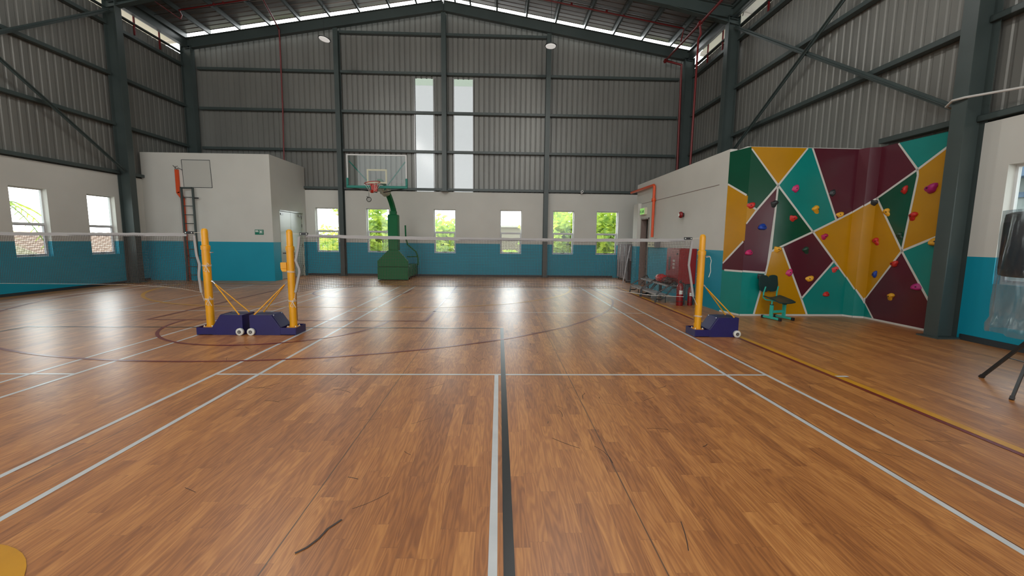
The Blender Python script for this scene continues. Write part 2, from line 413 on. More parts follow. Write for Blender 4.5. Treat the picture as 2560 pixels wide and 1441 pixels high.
o = wr2.build('wall_right_far', recalc=False); struct(o, 'right side wall behind the climbing wall and office', 'wall')

def window(idx, fn, u0, u1, label):
    """fn(u,d,z): d is the depth from the inner wall face"""
    def bx(mb, a, b, d0, d1, z0, z1, m=None):
        vs = [fn(u, d, z) for z in (z0, z1) for d in (d0, d1) for u in (a, b)]
        mb.add(vs, [(0, 2, 3, 1), (4, 5, 7, 6), (0, 1, 5, 4), (2, 6, 7, 3), (0, 4, 6, 2), (1, 3, 7, 5)], m)
    t = 0.035; D0, D1 = 0.115, 0.165
    f = MB()
    bx(f, u0, u0 + t, D0, D1, WZ0, WZ1); bx(f, u1 - t, u1, D0, D1, WZ0, WZ1)
    bx(f, u0 + t, u1 - t, D0, D1, WZ0, WZ0 + t); bx(f, u0 + t, u1 - t, D0, D1, WZ1 - t, WZ1)
    bx(f, u0 + t, u1 - t, D0, D1, 1.72, 1.765)
    o = f.build('window_%d' % idx, winframe); struct(o, label, 'window')
    s = MB(); a, b = u0 + t, u1 - t; z0, z1 = WZ0 + t, 1.72; q = 0.03
    bx(s, a, a + q, D0 - 0.012, D1 - 0.01, z0, z1); bx(s, b - q, b, D0 - 0.012, D1 - 0.01, z0, z1)
    bx(s, a + q, b - q, D0 - 0.012, D1 - 0.01, z0, z0 + q); bx(s, a + q, b - q, D0 - 0.012, D1 - 0.01, z1 - q, z1)
    so = s.build('sash', sashgrey, o)
    h = MB(); um = (u0 + u1) / 2; bx(h, um - 0.06, um + 0.06, D0 - 0.03, D0 - 0.012, z0 + 0.005, z0 + 0.03); h.build('handle', dark, so)
    g = MB(); bx(g, a, b, 0.138, 0.142, 1.765, WZ1 - t); bx(g, a + q, b - q, 0.138, 0.142, z0 + q, z1 - q); g.build('glass', glass, o)
    return o
k = 1
names = ['at the far end beside the storeroom', 'directly behind the basketball hoop', 'under the two tall daylight strips', 'with a pale sky view between two steel columns', 'just right of the second steel column on the far wall', 'beside the stack of folded tables']
for (a, b), nm in zip(far_w, names):
    window(k, lambda u, d, z: (u, YF + d, z), a, b, 'far wall window ' + nm); k += 1
for (a, b) in left_w:
    nm = {6.05: 'left wall window looking onto cream roof tiles', 7.97: 'left wall window nearest the storeroom column'}.get(a, 'left wall window outside the picture')
    window(k, lambda u, d, z: (XL - d, u, z), a, b, nm); k += 1
for (a, b) in right_w:
    nm = {0.62: 'right wall window behind the wrapped speaker'}.get(a, 'right wall window outside the picture')
    window(k, lambda u, d, z: (XR + d, u, z), a, b, nm); k += 1

# ---- ribbed cladding
def ribs(length, pitch=0.2, depth=0.028, prof=((0.0, 0.0), (0.125, 0.0), (0.143, 1), (0.168, 1), (0.186, 0.0))):
    """profile points (s, d) along a ribbed sheet"""
    out = []; s = 0.0
    while s < length - 1e-6:
        for ds, dd in prof:
            if s + ds <= length: out.append((s + ds, dd * depth))
        s += pitch
    out.append((length, 0.0))
    return out
def cladding(name, fn, length, zb, zt, holes=(), label='', cat='wall', shallow=False):
    mb = MB(); P = ribs(length, 0.2, 0.011, ((0.0, 0.0), (0.10, 0.0), (0.13, 1), (0.165, 1), (0.19, 0.0))) if shallow else ribs(length)
    for (s0, d0), (s1, d1) in zip(P, P[1:]):
        sm = (s0 + s1) / 2; segs = [(zb, None)]
        ranges = [(zb, zt(s0), zt(s1))]
        for h0, h1, hz0, hz1 in holes:
            if h0 < sm < h1: ranges = [(hz1, zt(s0), zt(s1))] + ([(zb, hz0, hz0)] if hz0 > zb else [])
        for a, b0, b1 in ranges:
            mb.add([fn(s0, d0, a), fn(s1, d1, a), fn(s1, d1, b1), fn(s0, d0, b0)], [(0, 1, 2, 3)])
    o = mb.build(name, clad, recalc=False)
    so = o.modifiers.new('thickness', 'SOLIDIFY'); so.thickness = 0.004; so.offset = 0
    return struct(o, label, cat)
strips = [(-3.24, -2.52), (-1.75, -1.03)]
SZ0, SZ1 = 3.30, 7.54
cb_ = cladding('wall_back_upper', lambda s, d, z: (-11.75 + s, YF + 0.10 + d, z), 19.25, ZW - 0.05, lambda s: zraf(-11.75 + s) - 0.02,
         [(a + 11.75, b + 11.75, SZ0 - 0.1, SZ1) for a, b in strips], 'ribbed grey metal gable cladding above the far wall')
cl_ = cladding('wall_left_upper', lambda s, d, z: (XL - 0.08 - d, YB + s, z), 24.4, ZW - 0.05, lambda s: 8.10, (), 'ribbed grey metal cladding above the left wall', shallow=True)
cr_ = cladding('wall_right_upper', lambda s, d, z: (XR + 0.13 + d, YB + s, z), 24.4, ZW - 0.05, lambda s: 8.05, (), 'ribbed grey metal cladding above the right wall', shallow=True)
for i, (a, b) in enumerate(strips):
    p = MB(); p.box(a - 0.02, b + 0.02, YF + 0.11, YF + 0.114, SZ0 - 0.12, SZ1 - 0.25)
    o = p.build('window_%d' % (k + i), skypanel); struct(o, 'tall translucent daylight strip %s the ridge column' % ('left of' if i == 0 else 'right of'), 'window')
    q = MB(); q.box(a - 0.02, b + 0.02, YF + 0.11, YF + 0.114, SZ1 - 0.25, SZ1 + 0.02); q.build('pane', skypanel_top, o)
    e = MB(); e.box(a - 0.03, a, YF + 0.02, YF + 0.11, SZ0 - 0.1, SZ1); e.box(b, b + 0.03, YF + 0.02, YF + 0.11, SZ0 - 0.1, SZ1); e.build('edge_trim', greym, o)

# ---- steel frames
def h_column(name, x, y, z0, z1, dx, dy, along='x', label=''):
    """H section: web runs along `along`; dx, dy overall sizes"""
    t = 0.014; mb = MB()
    if along == 'x':
        mb.box(x - dx / 2, x - dx / 2 + t, y - dy / 2, y + dy / 2, z0, z1); mb.box(x + dx / 2 - t, x + dx / 2, y - dy / 2, y + dy / 2, z0, z1)
        mb.box(x - dx / 2 + t, x + dx / 2 - t, y - t / 2, y + t / 2, z0, z1)
    else:
        mb.box(x - dx / 2, x + dx / 2, y - dy / 2, y - dy / 2 + t, z0, z1); mb.box(x - dx / 2, x + dx / 2, y + dy / 2 - t, y + dy / 2, z0, z1)
        mb.box(x - t / 2, x + t / 2, y - dy / 2 + t, y + dy / 2 - t, z0, z1)
    mb.box(x - dx / 2 - 0.06, x + dx / 2 + 0.06, y - dy / 2 - 0.06, y + dy / 2 + 0.06, z0, z0 + 0.02)
    return struct(mb.build(name, steel), label, 'column')
def i_beam(mb, a, b, w, h, t=0.014):
    """I-section from a to b (centre line of the section)"""
    a, b = Vector(a), Vector(b); d = (b - a).normalized(); up = Vector((0, 0, 1)); side = d.cross(up).normalized(); u = side.cross(d).normalized()
    mb.bar(a, b, t, h, up=u); mb.bar(a + u * (h / 2 - t / 2), b + u * (h / 2 - t / 2), w, t, up=u); mb.bar(a - u * (h / 2 - t / 2), b - u * (h / 2 - t / 2), w, t, up=u)
frames = [(12.14, 'at the far gable'), (9.1, 'one bay in front of the far gable'), (1.95, 'beside the climbing wall'), (-5.0, 'behind the viewer'), (-11.6, 'at the open rear end')]
for y, nm in frames:
    dxx = 0.36
    hl = 8.35
    h_column('steel_column', XL + 0.02 + dxx / 2, y, 0, hl, dxx, 0.22, 'x', 'dark steel wall column on the left side ' + nm)
    h_column('steel_column', XR + 0.02 - dxx / 2, y, 0, hl, dxx, 0.22, 'x', 'dark steel wall column on the right side ' + nm)
    rb = MB(); hh = 0.36
    for s in (-1, 1):
        xe = RX + s * 9.38
        i_beam(rb, (RX, y, zraf(RX) - hh / 2), (xe, y, zraf(xe) - hh / 2), 0.18, hh)
        if y < 12:   # deeper haunch at the knee of the inner frames
            xs = RX + s * 7.2
            rb.prism([(xe, zraf(xe) - hh), (xs, zraf(xs) - hh), (xe, zraf(xe) - hh - 0.14)], 'y', y - 0.0055, y + 0.0055)
            rb.bar((xs, y, zraf(xs) - hh), (xe, y, zraf(xe) - hh - 0.14), 0.18, 0.014)
    rb.box(RX - 0.012, RX + 0.012, y - 0.09, y + 0.09, zraf(RX) - hh - 0.03, zraf(RX) + 0.01)
    struct(rb.build('roof_beam', steel), 'dark sloping steel roof beam ' + nm, 'beam')
for x, nm in ((-6.06, 'behind the basketball hoop'), (RX, 'between the two tall daylight strips'), (1.83, 'between the fourth and fifth far windows')):
    h_column('steel_column', x, YF - 0.13, 0 if x != RX else ZW, zraf(x) - 0.36, 0.17, 0.24, 'y', 'dark steel gable column ' + nm)
# girts: parts of the cladding walls
def girt(parent, a, b, out):
    """C-channel lying on its side, against the cladding"""
    mb = MB(); a, b = Vector(a), Vector(b); o = Vector(out)
    mb.bar(a + o * 0.075, b + o * 0.075, 0.15, 0.006, up=(0, 0, 1)) if False else None
    h = 0.085; dep = 0.15
    for zz, hh in ((h / 2, 0.006), (-h / 2, 0.006)):
        p = a + o * dep / 2 + Vector((0, 0, zz)); q = b + o * dep / 2 + Vector((0, 0, zz))
        mb.bar(p, q, dep, hh)
    mb.bar(a + o * (dep - 0.003), b + o * (dep - 0.003), 0.006, h)
    return mb.build('girt', steel, parent)
ZG = [3.38, 4.80, 6.24, 7.66]
cols_b = [-11.3, -6.06, RX, 1.83, 6.95]
for z in ZG + [9.06]:
    for x0, x1 in zip(cols_b, cols_b[1:]):
        a, b = x0 + 0.08, x1 - 0.08
        if z > 8.3:   # clip under the rafter
            lim = (10.13 - 0.40 - z) / 0.165; a = max(a, RX - lim); b = min(b, RX + lim)
            if b - a < 0.3: continue
        girt(cb_, (a, YF + 0.06, z), (b, YF + 0.06, z), (0, -1, 0))
fy = [12.14, 9.1, 2.03, -5.0, -11.6]
for z in ZG[:1] + ZG[1:]:
    for y1, y0 in zip(fy, fy[1:]):
        girt(cl_, (XL - 0.05, y0 + 0.1, z), (XL - 0.05, y1 - 0.1, z), (1, 0, 0))
        if not (z < 3.5 and y0 > 1.9): girt(cr_, (XR + 0.10, y0 + 0.1, z), (XR + 0.10, y1 - 0.1, z), (-1, 0, 0))
girt(cr_, (XR + 0.10, 2.13, 3.42), (XR + 0.10, 3.62, 3.42), (-1, 0, 0))
# top rail, posts of the open strip under the eaves
for par, x, s in ((cl_, XL + 0.0, 1), (cr_, XR + 0.06, -1)):
    mb = MB(); zt = 8.10 if s == 1 else 8.05
    mb.box(x - 0.06, x + 0.06, YB, YF, zt, zt + 0.03); mb.build('top_rail', steel, par)
    for y1, y0 in zip(fy, fy[1:]):
        n = 2 if y1 - y0 < 4 else 4
        for i in range(1, n + 1):
            yy = y0 + (y1 - y0) * i / (n + 1)
            MB().box(x - 0.02, x + 0.02, yy - 0.02, yy + 0.02, zt - 0.3, 8.5).build('hanger_rod', red_pipe, par)
# eaves beams
for x, nm in ((XL + 0.22, 'left'), (XR - 0.18, 'right')):
    mb = MB(); i_beam(mb, (x, YB, 8.42), (x, 12.3, 8.42), 0.16, 0.30)
    struct(mb.build('eaves_beam', steel), 'dark steel eaves beam along the %s side' % nm, 'beam')
# wall bracing
def brace(x, a, b, label):
    mb = MB(); mb.bar((x, *a), (x, *b), 0.10, 0.012); mb.bar((x, a[0], a[1]), (x, b[0], b[1]), 0.012, 0.10)
    struct(mb.build('cross_brace_beam', steel), label, 'beam')
for y1, y0, w in ((9.0, 2.1, 'of the bay in front of the viewer'),):
    brace(XL + 0.22, (y1, 8.0), (y0, 3.4), 'left wall diagonal brace falling towards the viewer')
    brace(XL + 0.26, (y1, 3.4), (y0, 8.0), 'left wall diagonal brace rising towards the viewer')
    brace(XR - 0.14, (y1, 8.0), (y0, 3.55), 'right wall diagonal brace falling towards the viewer')
    brace(XR - 0.18, (y1, 4.0), (y0, 8.0), 'right wall diagonal brace rising towards the viewer')

# ---- roof: ceiling > purlins
rf = MB(); pts = []
x0, x1 = XL - 1.5, XR + 1.6
for s in (-1, 1):
    L0 = abs((x0 if s == -1 else x1) - RX)
    n = 0
    xs = [RX, RX + s * L0]
    P = ribs(YF - 0.20 - YB, 0.25, 0.03)
    for (a, d0), (b, d1) in zip(P, P[1:]):
        rf.add([(xs[0], YB + a, zraf(xs[0]) + ROOF_OFF + d0), (xs[0], YB + b, zraf(xs[0]) + ROOF_OFF + d1), (xs[1], YB + b, zraf(xs[1]) + ROOF_OFF + d1), (xs[1], YB + a, zraf(xs[1]) + ROOF_OFF + d0)], [(0, 1, 2, 3)])
ce = rf.build('ceiling', foil, recalc=False)
so = ce.modifiers.new('thickness', 'SOLIDIFY'); so.thickness = 0.02; so.offset = 1
struct(ce, 'foil lined pitched metal roof above the hall', 'roof')
pus = [0.42, 0.98, 1.95, 3.04, 4.12, 5.2, 6.28, 7.36, 8.44, 9.3]
for s in (-1, 1):
    for d in pus:
        x = RX + s * d; z = zraf(x)
        mb = MB(); mb.box(x - 0.004, x + 0.004, YB, YF - 0.2, z, z + 0.19); mb.box(x, x + 0.06, YB, YF - 0.2, z, z + 0.006); mb.box(x - 0.06, x, YB, YF - 0.2, z + 0.184, z + 0.19)
        mb.build('purlin', steel, ce)
rods = MB()
for y in (10.7, 7.0, 4.5, -1.5):
    for s in (-1, 1): rods.tube([(RX, y, zraf(RX) + 0.1), (RX + s * 9.3, y, zraf(RX + 9.3) + 0.1)], 0.008, n=5)
rods.build('sag_rod', black_metal, ce)
for y in (12.05,):   # kicker braces from gable beam
    pass
# soffit strips under the overhang outside the side walls
for a, b, nm in ((XL - 1.45, XL - 0.25, 'left'), (XR + 0.35, XR + 1.55, 'right')):
    mb = MB(); za, zb2 = zraf(a) + 0.16, zraf(b) + 0.16
    mb.add([(a, YB, za), (b, YB, zb2), (b, YF, zb2), (a, YF, za)], [(0, 1, 2, 3)]); mb.build('soffit', soffit, ce)
    for j in range(9):
        yy = YB + 1.2 + j * 2.9; MB().bar((a, yy, zraf(a) + 0.1), (b, yy, zraf(b) + 0.1), 0.06, 0.1).build('soffit_batten', soffit, ce)

# ---- storeroom in the far left corner
ms = MB(); RY, RXX, RZ = 9.9, -7.5, 4.15
us = [XL, RXX]; zs = [0, ZBLUE, RZ]
wall_cells(ms, lambda u, d, z: (u, RY + d, z), us, zs, lambda u, z: False, 0.15, twotone)
wall_cells(ms, lambda u, d, z: (RXX - d, u, z), [RY + 0.15, 10.38, 12.12, YF], [0, ZBLUE, 2.40, RZ], lambda u, z: 10.38 < u < 12.12 and z < 2.4, 0.15, twotone)
ms.box(XL, RXX - 0.15, RY + 0.15, YF, RZ - 0.1, RZ - 0.02, white)
o = ms.build('wall_storeroom', recalc=False); struct(o, 'storeroom box walls in the far left corner, white over teal blue', 'wall')
dd = empty('door_1', (RXX, 11.25, 0)); struct(dd, 'pale green grey double door in the side of the storeroom', 'door')
for y0, y1, hy in ((10.40, 11.245, 11.14), (11.255, 12.10, 11.36)):
    lf = MB().box(-0.085, -0.045, y0 - 11.25, y1 - 11.25, 0.01, 2.36).build('door_leaf', doorpaint, dd, bevel=0.003)
    MB().tube([(-0.04, hy - 11.25, 1.02), (0.0, hy - 11.25, 1.02), (0.0, hy - 11.25 + (0.1 if hy > 11.25 else -0.1), 1.02)], 0.01).build('door_handle', greym, lf)
    MB().box(-0.045, -0.01, (y0 + 0.1 if hy < 11.25 else y1 - 0.28) - 11.25, (y0 + 0.28 if hy < 11.25 else y1 - 0.1) - 11.25, 2.24, 2.30).build('door_closer', greym, lf)
    hb = MB()
    for z in (0.3, 1.1, 1.85, 2.15): hb.box(-0.045, -0.035, (y0 if hy < 11.25 else y1 - 0.02) - 11.25, (y0 + 0.02 if hy < 11.25 else y1) - 11.25, z, z + 0.12)
    hb.build('hinge', dark, lf)
fr = MB(); fr.box(-0.14, 0.01, -0.87, -0.85, 0, 2.4); fr.box(-0.14, 0.01, 0.85, 0.87, 0, 2.4); fr.box(-0.14, 0.01, -0.87, 0.87, 2.37, 2.4); fr.build('door_frame', doorpaint, dd)
hp = MB()
for a, b in (((-10.27, 3.05), (-9.37, 3.05)), ((-9.37, 3.05), (-9.40, 3.93)), ((-9.40, 3.93), (-10.30, 3.93)), ((-10.30, 3.93), (-10.27, 3.05))):
    hp.bar((a[0], RY - 0.004, a[1]), (b[0], RY - 0.004, b[1]), 0.014, 0.008, up=(0, 1, 0))
hp.build('hatch_gap', skirt, o)
MB().box(-10.285, -9.385, RY - 0.006, RY + 0.0, 3.06, 3.92).build('hatch_cover', mat('greenish_hatch_paint', (0.47, 0.475, 0.44), 0.5), o)

# ---- office block on the right, with the doorway
mo = MB(); OX, OZ = 4.75, 3.38
wall_cells(mo, lambda u, d, z: (OX + d, u, z), [4.3, 8.85, 9.58, 10.15], [0, ZBLUE, 2.22, OZ], lambda u, z: 8.85 < u < 9.58 and z < 2.22, 0.15, twotone)
mo.box(OX + 0.15, XR + 0.1, 10.0, 10.15, 0, ZBLUE, blue); mo.box(OX + 0.15, XR + 0.1, 10.0, 10.15, ZBLUE, OZ - 0.12, white)
mo.box(OX + 0.152, XR + 0.12, 3.95, 10.15, OZ - 0.12, OZ - 0.02, white)
mo.box(OX - 0.10, OX - 0.001, 9.68, 10.15, 0, ZBLUE, blue); mo.box(OX - 0.10, OX - 0.001, 9.68, 10.15, ZBLUE, 2.72, white)
o = mo.build('wall_office', recalc=False); struct(o, 'office side wall between the far wall and the climbing wall, white over teal blue', 'wall')
MB().box(OX - 0.006, OX - 0.001, 4.65, 9.6, 2.70, 2.712).build('surface_groove', mat('wall_groove_line', (0.25, 0.2, 0.19), 0.8), o)  # thin darker strip along the groove line of the wall
ex = MB().box(5.4, 5.5, 8.3, 9.9, 0, 3.2, white).box(4.9, 5.5, 8.3, 8.32, 0, 3.2, white).box(4.9, 5.5, 9.88, 9.9, 0, 3.2, white).build('lobby_lining', white, o)
d2 = empty('door_2', (OX, 9.2, 0)); struct(d2, 'open office doorway with dark folded partition behind', 'door')
fr = MB(); fr.box(-0.02, 0.16, 0.34, 0.38, 0, 2.22); fr.box(-0.02, 0.16, -0.35, -0.31, 0, 2.22); fr.box(-0.02, 0.16, -0.35, 0.38, 2.18, 2.22)
fr.build('door_frame', mat('brown_grey_door_frame', (0.20, 0.15, 0.13), 0.5), d2)
fo = MB(); zz = 0
prt = mat('brown_grey_partition', (0.10, 0.075, 0.065), 0.5)
pp = []
for i in range(9): pp += [(0.22 + (0.05 if i % 2 else 0.0), -0.28 + i * 0.075)]
for a, b in zip(pp, pp[1:]): fo.bar((a[0], a[1], 1.1), (b[0], b[1], 1.1), 0.012, 2.1)
fo.build('folding_partition', prt, d2)

# ---- skirtings
sk = MB().box(-7.5, 4.6, YF - 0.015, YF, 0, 0.07).build('baseboard_back', skirt); struct(sk, 'dark skirting along the far wall', 'skirting')
sk = MB().box(XL, XL + 0.015, YB, 9.9, 0, 0.07).build('baseboard_left', skirt); struct(sk, 'dark skirting along the left wall', 'skirting')
sk = MB().box(XR - 0.03, XR, YB, 1.8, 0, 0.09).build('baseboard_right', skirt); struct(sk, 'dark skirting under the right wall window', 'skirting')

# ================================================================== CLIMBING WALL
CW = {"P":[[4.75,4.3],[4.89,3.79],[7.06,3.83],[7.14,3.67],[7.31,3.6],[7.36,1.85]],"poly":[["green",1,[[-0.002,3.283],[0.591,2.599],[0.2,2.118],[-0.002,2.228]]],["yellow",1,[[1.127,3.32],[0.591,2.599],[-0.002,3.283],[-0.002,3.32]]],["teal",1,[[0.591,2.599],[1.127,3.32],[1.228,3.32],[1.849,1.937],[1.386,1.702]]],["yellow",1,[[-0.002,2.228],[0.2,2.118],[-0.002,1.841]]],["maroon",1,[[0.591,2.599],[0.481,0.875],[-0.002,0.905],[-0.002,1.84]]],["green",1,[[0.591,2.599],[1.386,1.702],[0.786,1.381],[0.553,1.304]]],["teal",1,[[-0.002,0.905],[0.481,0.875],[0.293,0.0],[-0.002,0.0]]],["yellow",1,[[0.553,1.304],[0.786,1.381],[1.27,0.355],[1.419,0.022],[1.429,-0.0],[0.293,0.0],[0.299,0.031],[0.481,0.875]]],["maroon",1,[[0.786,1.381],[1.386,1.702],[1.885,1.124],[1.27,0.355]]],["teal",1,[[1.885,1.124],[2.172,0.8],[2.172,0.0],[1.429,0.0],[1.27,0.355]]],["teal",2,[[-0.002,0.805],[0.181,0.567],[0.181,0.0],[-0.002,0.0]]],["teal",3,[[-0.002,0.572],[0.156,0.352],[0.186,0.294],[0.186,0.0],[-0.002,0.0]]],["teal",4,[[-0.002,0.301],[0.227,0.0],[-0.002,0.0]]],["yellow",1,[[1.386,1.702],[1.849,1.937],[2.167,2.103],[2.172,2.106],[2.172,0.8],[1.885,1.124]]],["yellow",2,[[-0.002,2.104],[0.181,2.218],[0.181,0.567],[-0.002,0.805]]],["yellow",3,[[-0.002,2.216],[0.115,2.296],[0.186,2.347],[0.186,0.409],[0.156,0.352],[-0.002,0.572]]],["yellow",4,[[-0.002,2.345],[0.019,2.354],[0.629,1.354],[-0.002,0.402]]],["maroon",1,[[1.228,3.32],[1.849,1.937],[2.167,2.103],[2.172,2.106],[2.172,3.32]]],["maroon",2,[[-0.002,2.104],[0.181,2.218],[0.181,3.32],[-0.002,3.32]]],["maroon",3,[[-0.002,2.216],[0.115,2.296],[0.186,2.347],[0.186,3.32],[-0.002,3.32]]],["maroon",4,[[-0.002,2.345],[0.019,2.354],[0.745,2.781],[0.337,3.32],[-0.002,3.32]]],["teal",4,[[0.337,3.32],[0.745,2.781],[1.543,3.292],[1.415,3.32]]],["yellow",4,[[0.745,2.781],[1.543,3.292],[1.561,1.769],[0.629,1.354],[0.761,2.676]]],["green",4,[[0.019,2.354],[0.745,2.781],[0.761,2.676],[0.629,1.354]]],["teal",4,[[0.629,1.354],[1.561,1.769],[1.525,0.051]]],["maroon",4,[[0.629,1.354],[1.525,0.051],[1.224,0.0],[0.227,0.0],[-0.002,0.301],[-0.002,0.402]]],["green",0,[[0.531,3.32],[0.531,2.383],[0.5,2.4],[0.078,2.629],[-0.002,2.672],[-0.002,3.32]]],["yellow",0,[[-0.002,2.672],[0.078,2.629],[0.5,2.4],[0.531,2.383],[0.531,1.521],[0.499,1.496],[0.106,1.127],[-0.002,1.032]]],["maroon",0,[[-0.002,1.032],[0.106,1.127],[0.499,1.496],[0.531,1.521],[0.531,0.9],[0.061,0.894],[-0.002,0.895]]],["teal",0,[[-0.002,0.895],[0.061,0.894],[0.531,0.9],[0.531,0.0],[-0.002,0.0]]]],"line":[[1,0.591,2.599,0.0,3.281],[1,0.591,2.599,1.127,3.32],[1,0.591,2.599,0.2,2.118],[1,0.2,2.118,0.0,1.844],[1,0.2,2.118,0.0,2.227],[1,0.591,2.599,0.553,1.304],[1,0.553,1.304,0.481,0.875],[1,0.481,0.875,0.299,0.031],[1,0.299,0.031,0.293,0.0],[1,0.591,2.599,1.386,1.702],[1,1.386,1.702,0.553,1.304],[1,0.786,1.381,1.27,0.355],[1,1.27,0.355,1.419,0.022],[1,1.419,0.022,1.429,-0.0],[1,1.386,1.702,1.849,1.937],[1,1.849,1.937,1.228,3.32],[1,1.386,1.702,1.885,1.124],[1,1.885,1.124,2.17,0.802],[2,0.0,0.802,0.179,0.569],[3,0.0,0.569,0.156,0.352],[3,0.156,0.352,0.184,0.298],[4,0.0,0.298,0.227,0.0],[1,1.885,1.124,1.27,0.355],[1,1.849,1.937,2.167,2.103],[1,2.167,2.103,2.17,2.105],[2,0.0,2.105,0.179,2.217],[3,0.0,2.217,0.115,2.296],[3,0.115,2.296,0.184,2.346],[4,0.0,2.346,0.019,2.354],[4,0.019,2.354,0.745,2.781],[4,0.019,2.354,0.629,1.354],[4,0.745,2.781,0.337,3.32],[4,0.745,2.781,1.543,3.292],[4,0.745,2.781,0.761,2.676],[4,0.761,2.676,0.629,1.354],[4,0.629,1.354,1.561,1.769],[4,0.629,1.354,1.525,0.051],[3,0.184,0.406,0.156,0.352],[4,0.629,1.354,0.0,0.406],[1,0.0,0.905,0.481,0.875],[0,0.0,2.671,0.5,2.4],[0,0.499,1.496,0.106,1.127],[0,0.106,1.127,0.0,1.034],[0,0.061,0.894,0.529,0.899]],"hold":[[1,0.946,2.54,"pink",1],[1,0.072,2.201,"red",1],[1,0.54,2.239,"charcoal",1],[1,0.341,1.784,"blue",1.1],[1,0.949,1.964,"red",1],[1,1.401,2.143,"yellow",1.1],[1,1.707,2.468,"charcoal",0.9],[1,1.907,2.049,"yellow",0.9],[1,1.627,1.61,"crimson",0.9],[1,0.103,1.275,"pink",1],[1,0.682,1.345,"yellow",1],[1,1.271,1.335,"green",1],[1,0.963,0.882,"pink",1],[1,1.4,0.764,"yellow",1],[1,1.911,0.955,"coral",0.9],[1,1.785,0.448,"red",0.9],[1,0.38,0.797,"charcoal",1],[4,0.101,1.525,"red",1],[4,0.143,0.892,"blue",0.9],[4,0.515,1.115,"red",1],[4,0.518,0.504,"yellow",1],[4,0.972,0.735,"magenta",1.1],[3,0.161,2.272,"charcoal",0.9],[4,0.258,2.072,"yellow",1],[4,0.552,2.453,"red",1],[4,1.019,2.426,"magenta",1.4],[4,0.761,1.971,"red",1.1],[4,1.198,1.524,"yellow",1.3],[4,1.232,2.129,"orange",0.7],[4,0.561,1.629,"green",0.9]]}
CWP = [Vector((a, b, 0)) for a, b in CW['P']]
def cw_pt(i, u, z, off=0.0):
    d = (CWP[i + 1] - CWP[i]).normalized(); n = Vector((d.y, -d.x, 0)); q = CWP[i] + d * u + n * off
    return Vector((q.x, q.y, z))
cwm = MB(); wbase = mat('white_divider_paint', (0.60, 0.60, 0.56), 0.45)
for i in range(5):
    L = (CWP[i + 1] - CWP[i]).length
    cwm.add([cw_pt(i, u, z, o_) for z in (0, 3.318) for u, o_ in ((0, 0), (L, 0), (L, -0.1), (0, -0.1))], [(0, 1, 5, 4), (1, 2, 6, 5), (2, 3, 7, 6), (3, 0, 4, 7), (4, 5, 6, 7), (0, 3, 2, 1)], wbase)
for col, i, poly in CW['poly']:
    cwm.poly([cw_pt(i, u, z, 0.002) for u, z in poly], CP[col])
for i, u0, z0, u1, z1 in CW['line']:
    a, b = Vector((u0, z0)), Vector((u1, z1)); d = (b - a).normalized(); n = Vector((-d.y, d.x)) * 0.019
    L = (CWP[i + 1] - CWP[i]).length; f = lambda q: cw_pt(i, min(max(q.x, 0), L), min(max(q.y, 0), 3.318), 0.004)
    cwm.poly([f(a + n), f(b + n), f(b - n), f(a - n)], wbase)
for i in range(5):
    L = (CWP[i + 1] - CWP[i]).length
    cwm.poly([cw_pt(i, 0, 0, 0.006), cw_pt(i, L, 0, 0.006), cw_pt(i, L, 0.035, 0.006), cw_pt(i, 0, 0.035, 0.006)], wbase)
cwo = cwm.build('wall_climbing', recalc=False)
struct(cwo, 'indoor climbing wall painted in yellow, teal, green and maroon facets', 'wall')
hcols = dict(pink=(0.50, 0.02, 0.13), red=(0.50, 0.02, 0.015), charcoal=(0.018, 0.022, 0.024), blue=(0.008, 0.05, 0.33), yellow=(0.72, 0.36, 0.02), crimson=(0.42, 0.01, 0.08), green=(0.012, 0.05, 0.03), coral=(0.65, 0.06, 0.06), magenta=(0.40, 0.012, 0.16), orange=(0.7, 0.25, 0.02))
hm = {k_: mat('hold_' + k_, v, 0.5) for k_, v in hcols.items()}
def hold_mesh(seed):
    rnd = random.Random(seed); mb = MB(); n, k = 18, 9; vs = []
    ph = [rnd.uniform(0, 6.28) for _ in range(4)]; am = [rnd.uniform(0.08, 0.2) for _ in range(4)]
    for i in range(k + 1):
        t = i / k * math.pi / 2
        for j in range(n):
            a = 2 * math.pi * j / n
            r = 1 + am[0] * math.sin(2 * a + ph[0]) + am[1] * math.sin(3 * a + ph[1]) * math.cos(t) + am[2] * 0.5 * math.sin(5 * a + ph[2]) * math.cos(t)
            x = 0.070 * r * math.cos(t) * math.cos(a); z = 0.066 * r * math.cos(t) * math.sin(a)
            y = 0.052 * math.sin(t) * (1 + 0.35 * math.sin(a + ph[3]) * math.cos(t) * 2) - 0.006 * (1 if i < k else 2.5)
            vs.append((x, -max(0, y), z))
    fs = []
    for i in range(k):
        for j in range(n): fs.append((i * n + j, i * n + (j + 1) % n, (i + 1) * n + (j + 1) % n, (i + 1) * n + j))
    fs.append(tuple(k * n + j for j in range(n)))
    mb.add(vs, fs, None, True); return mb
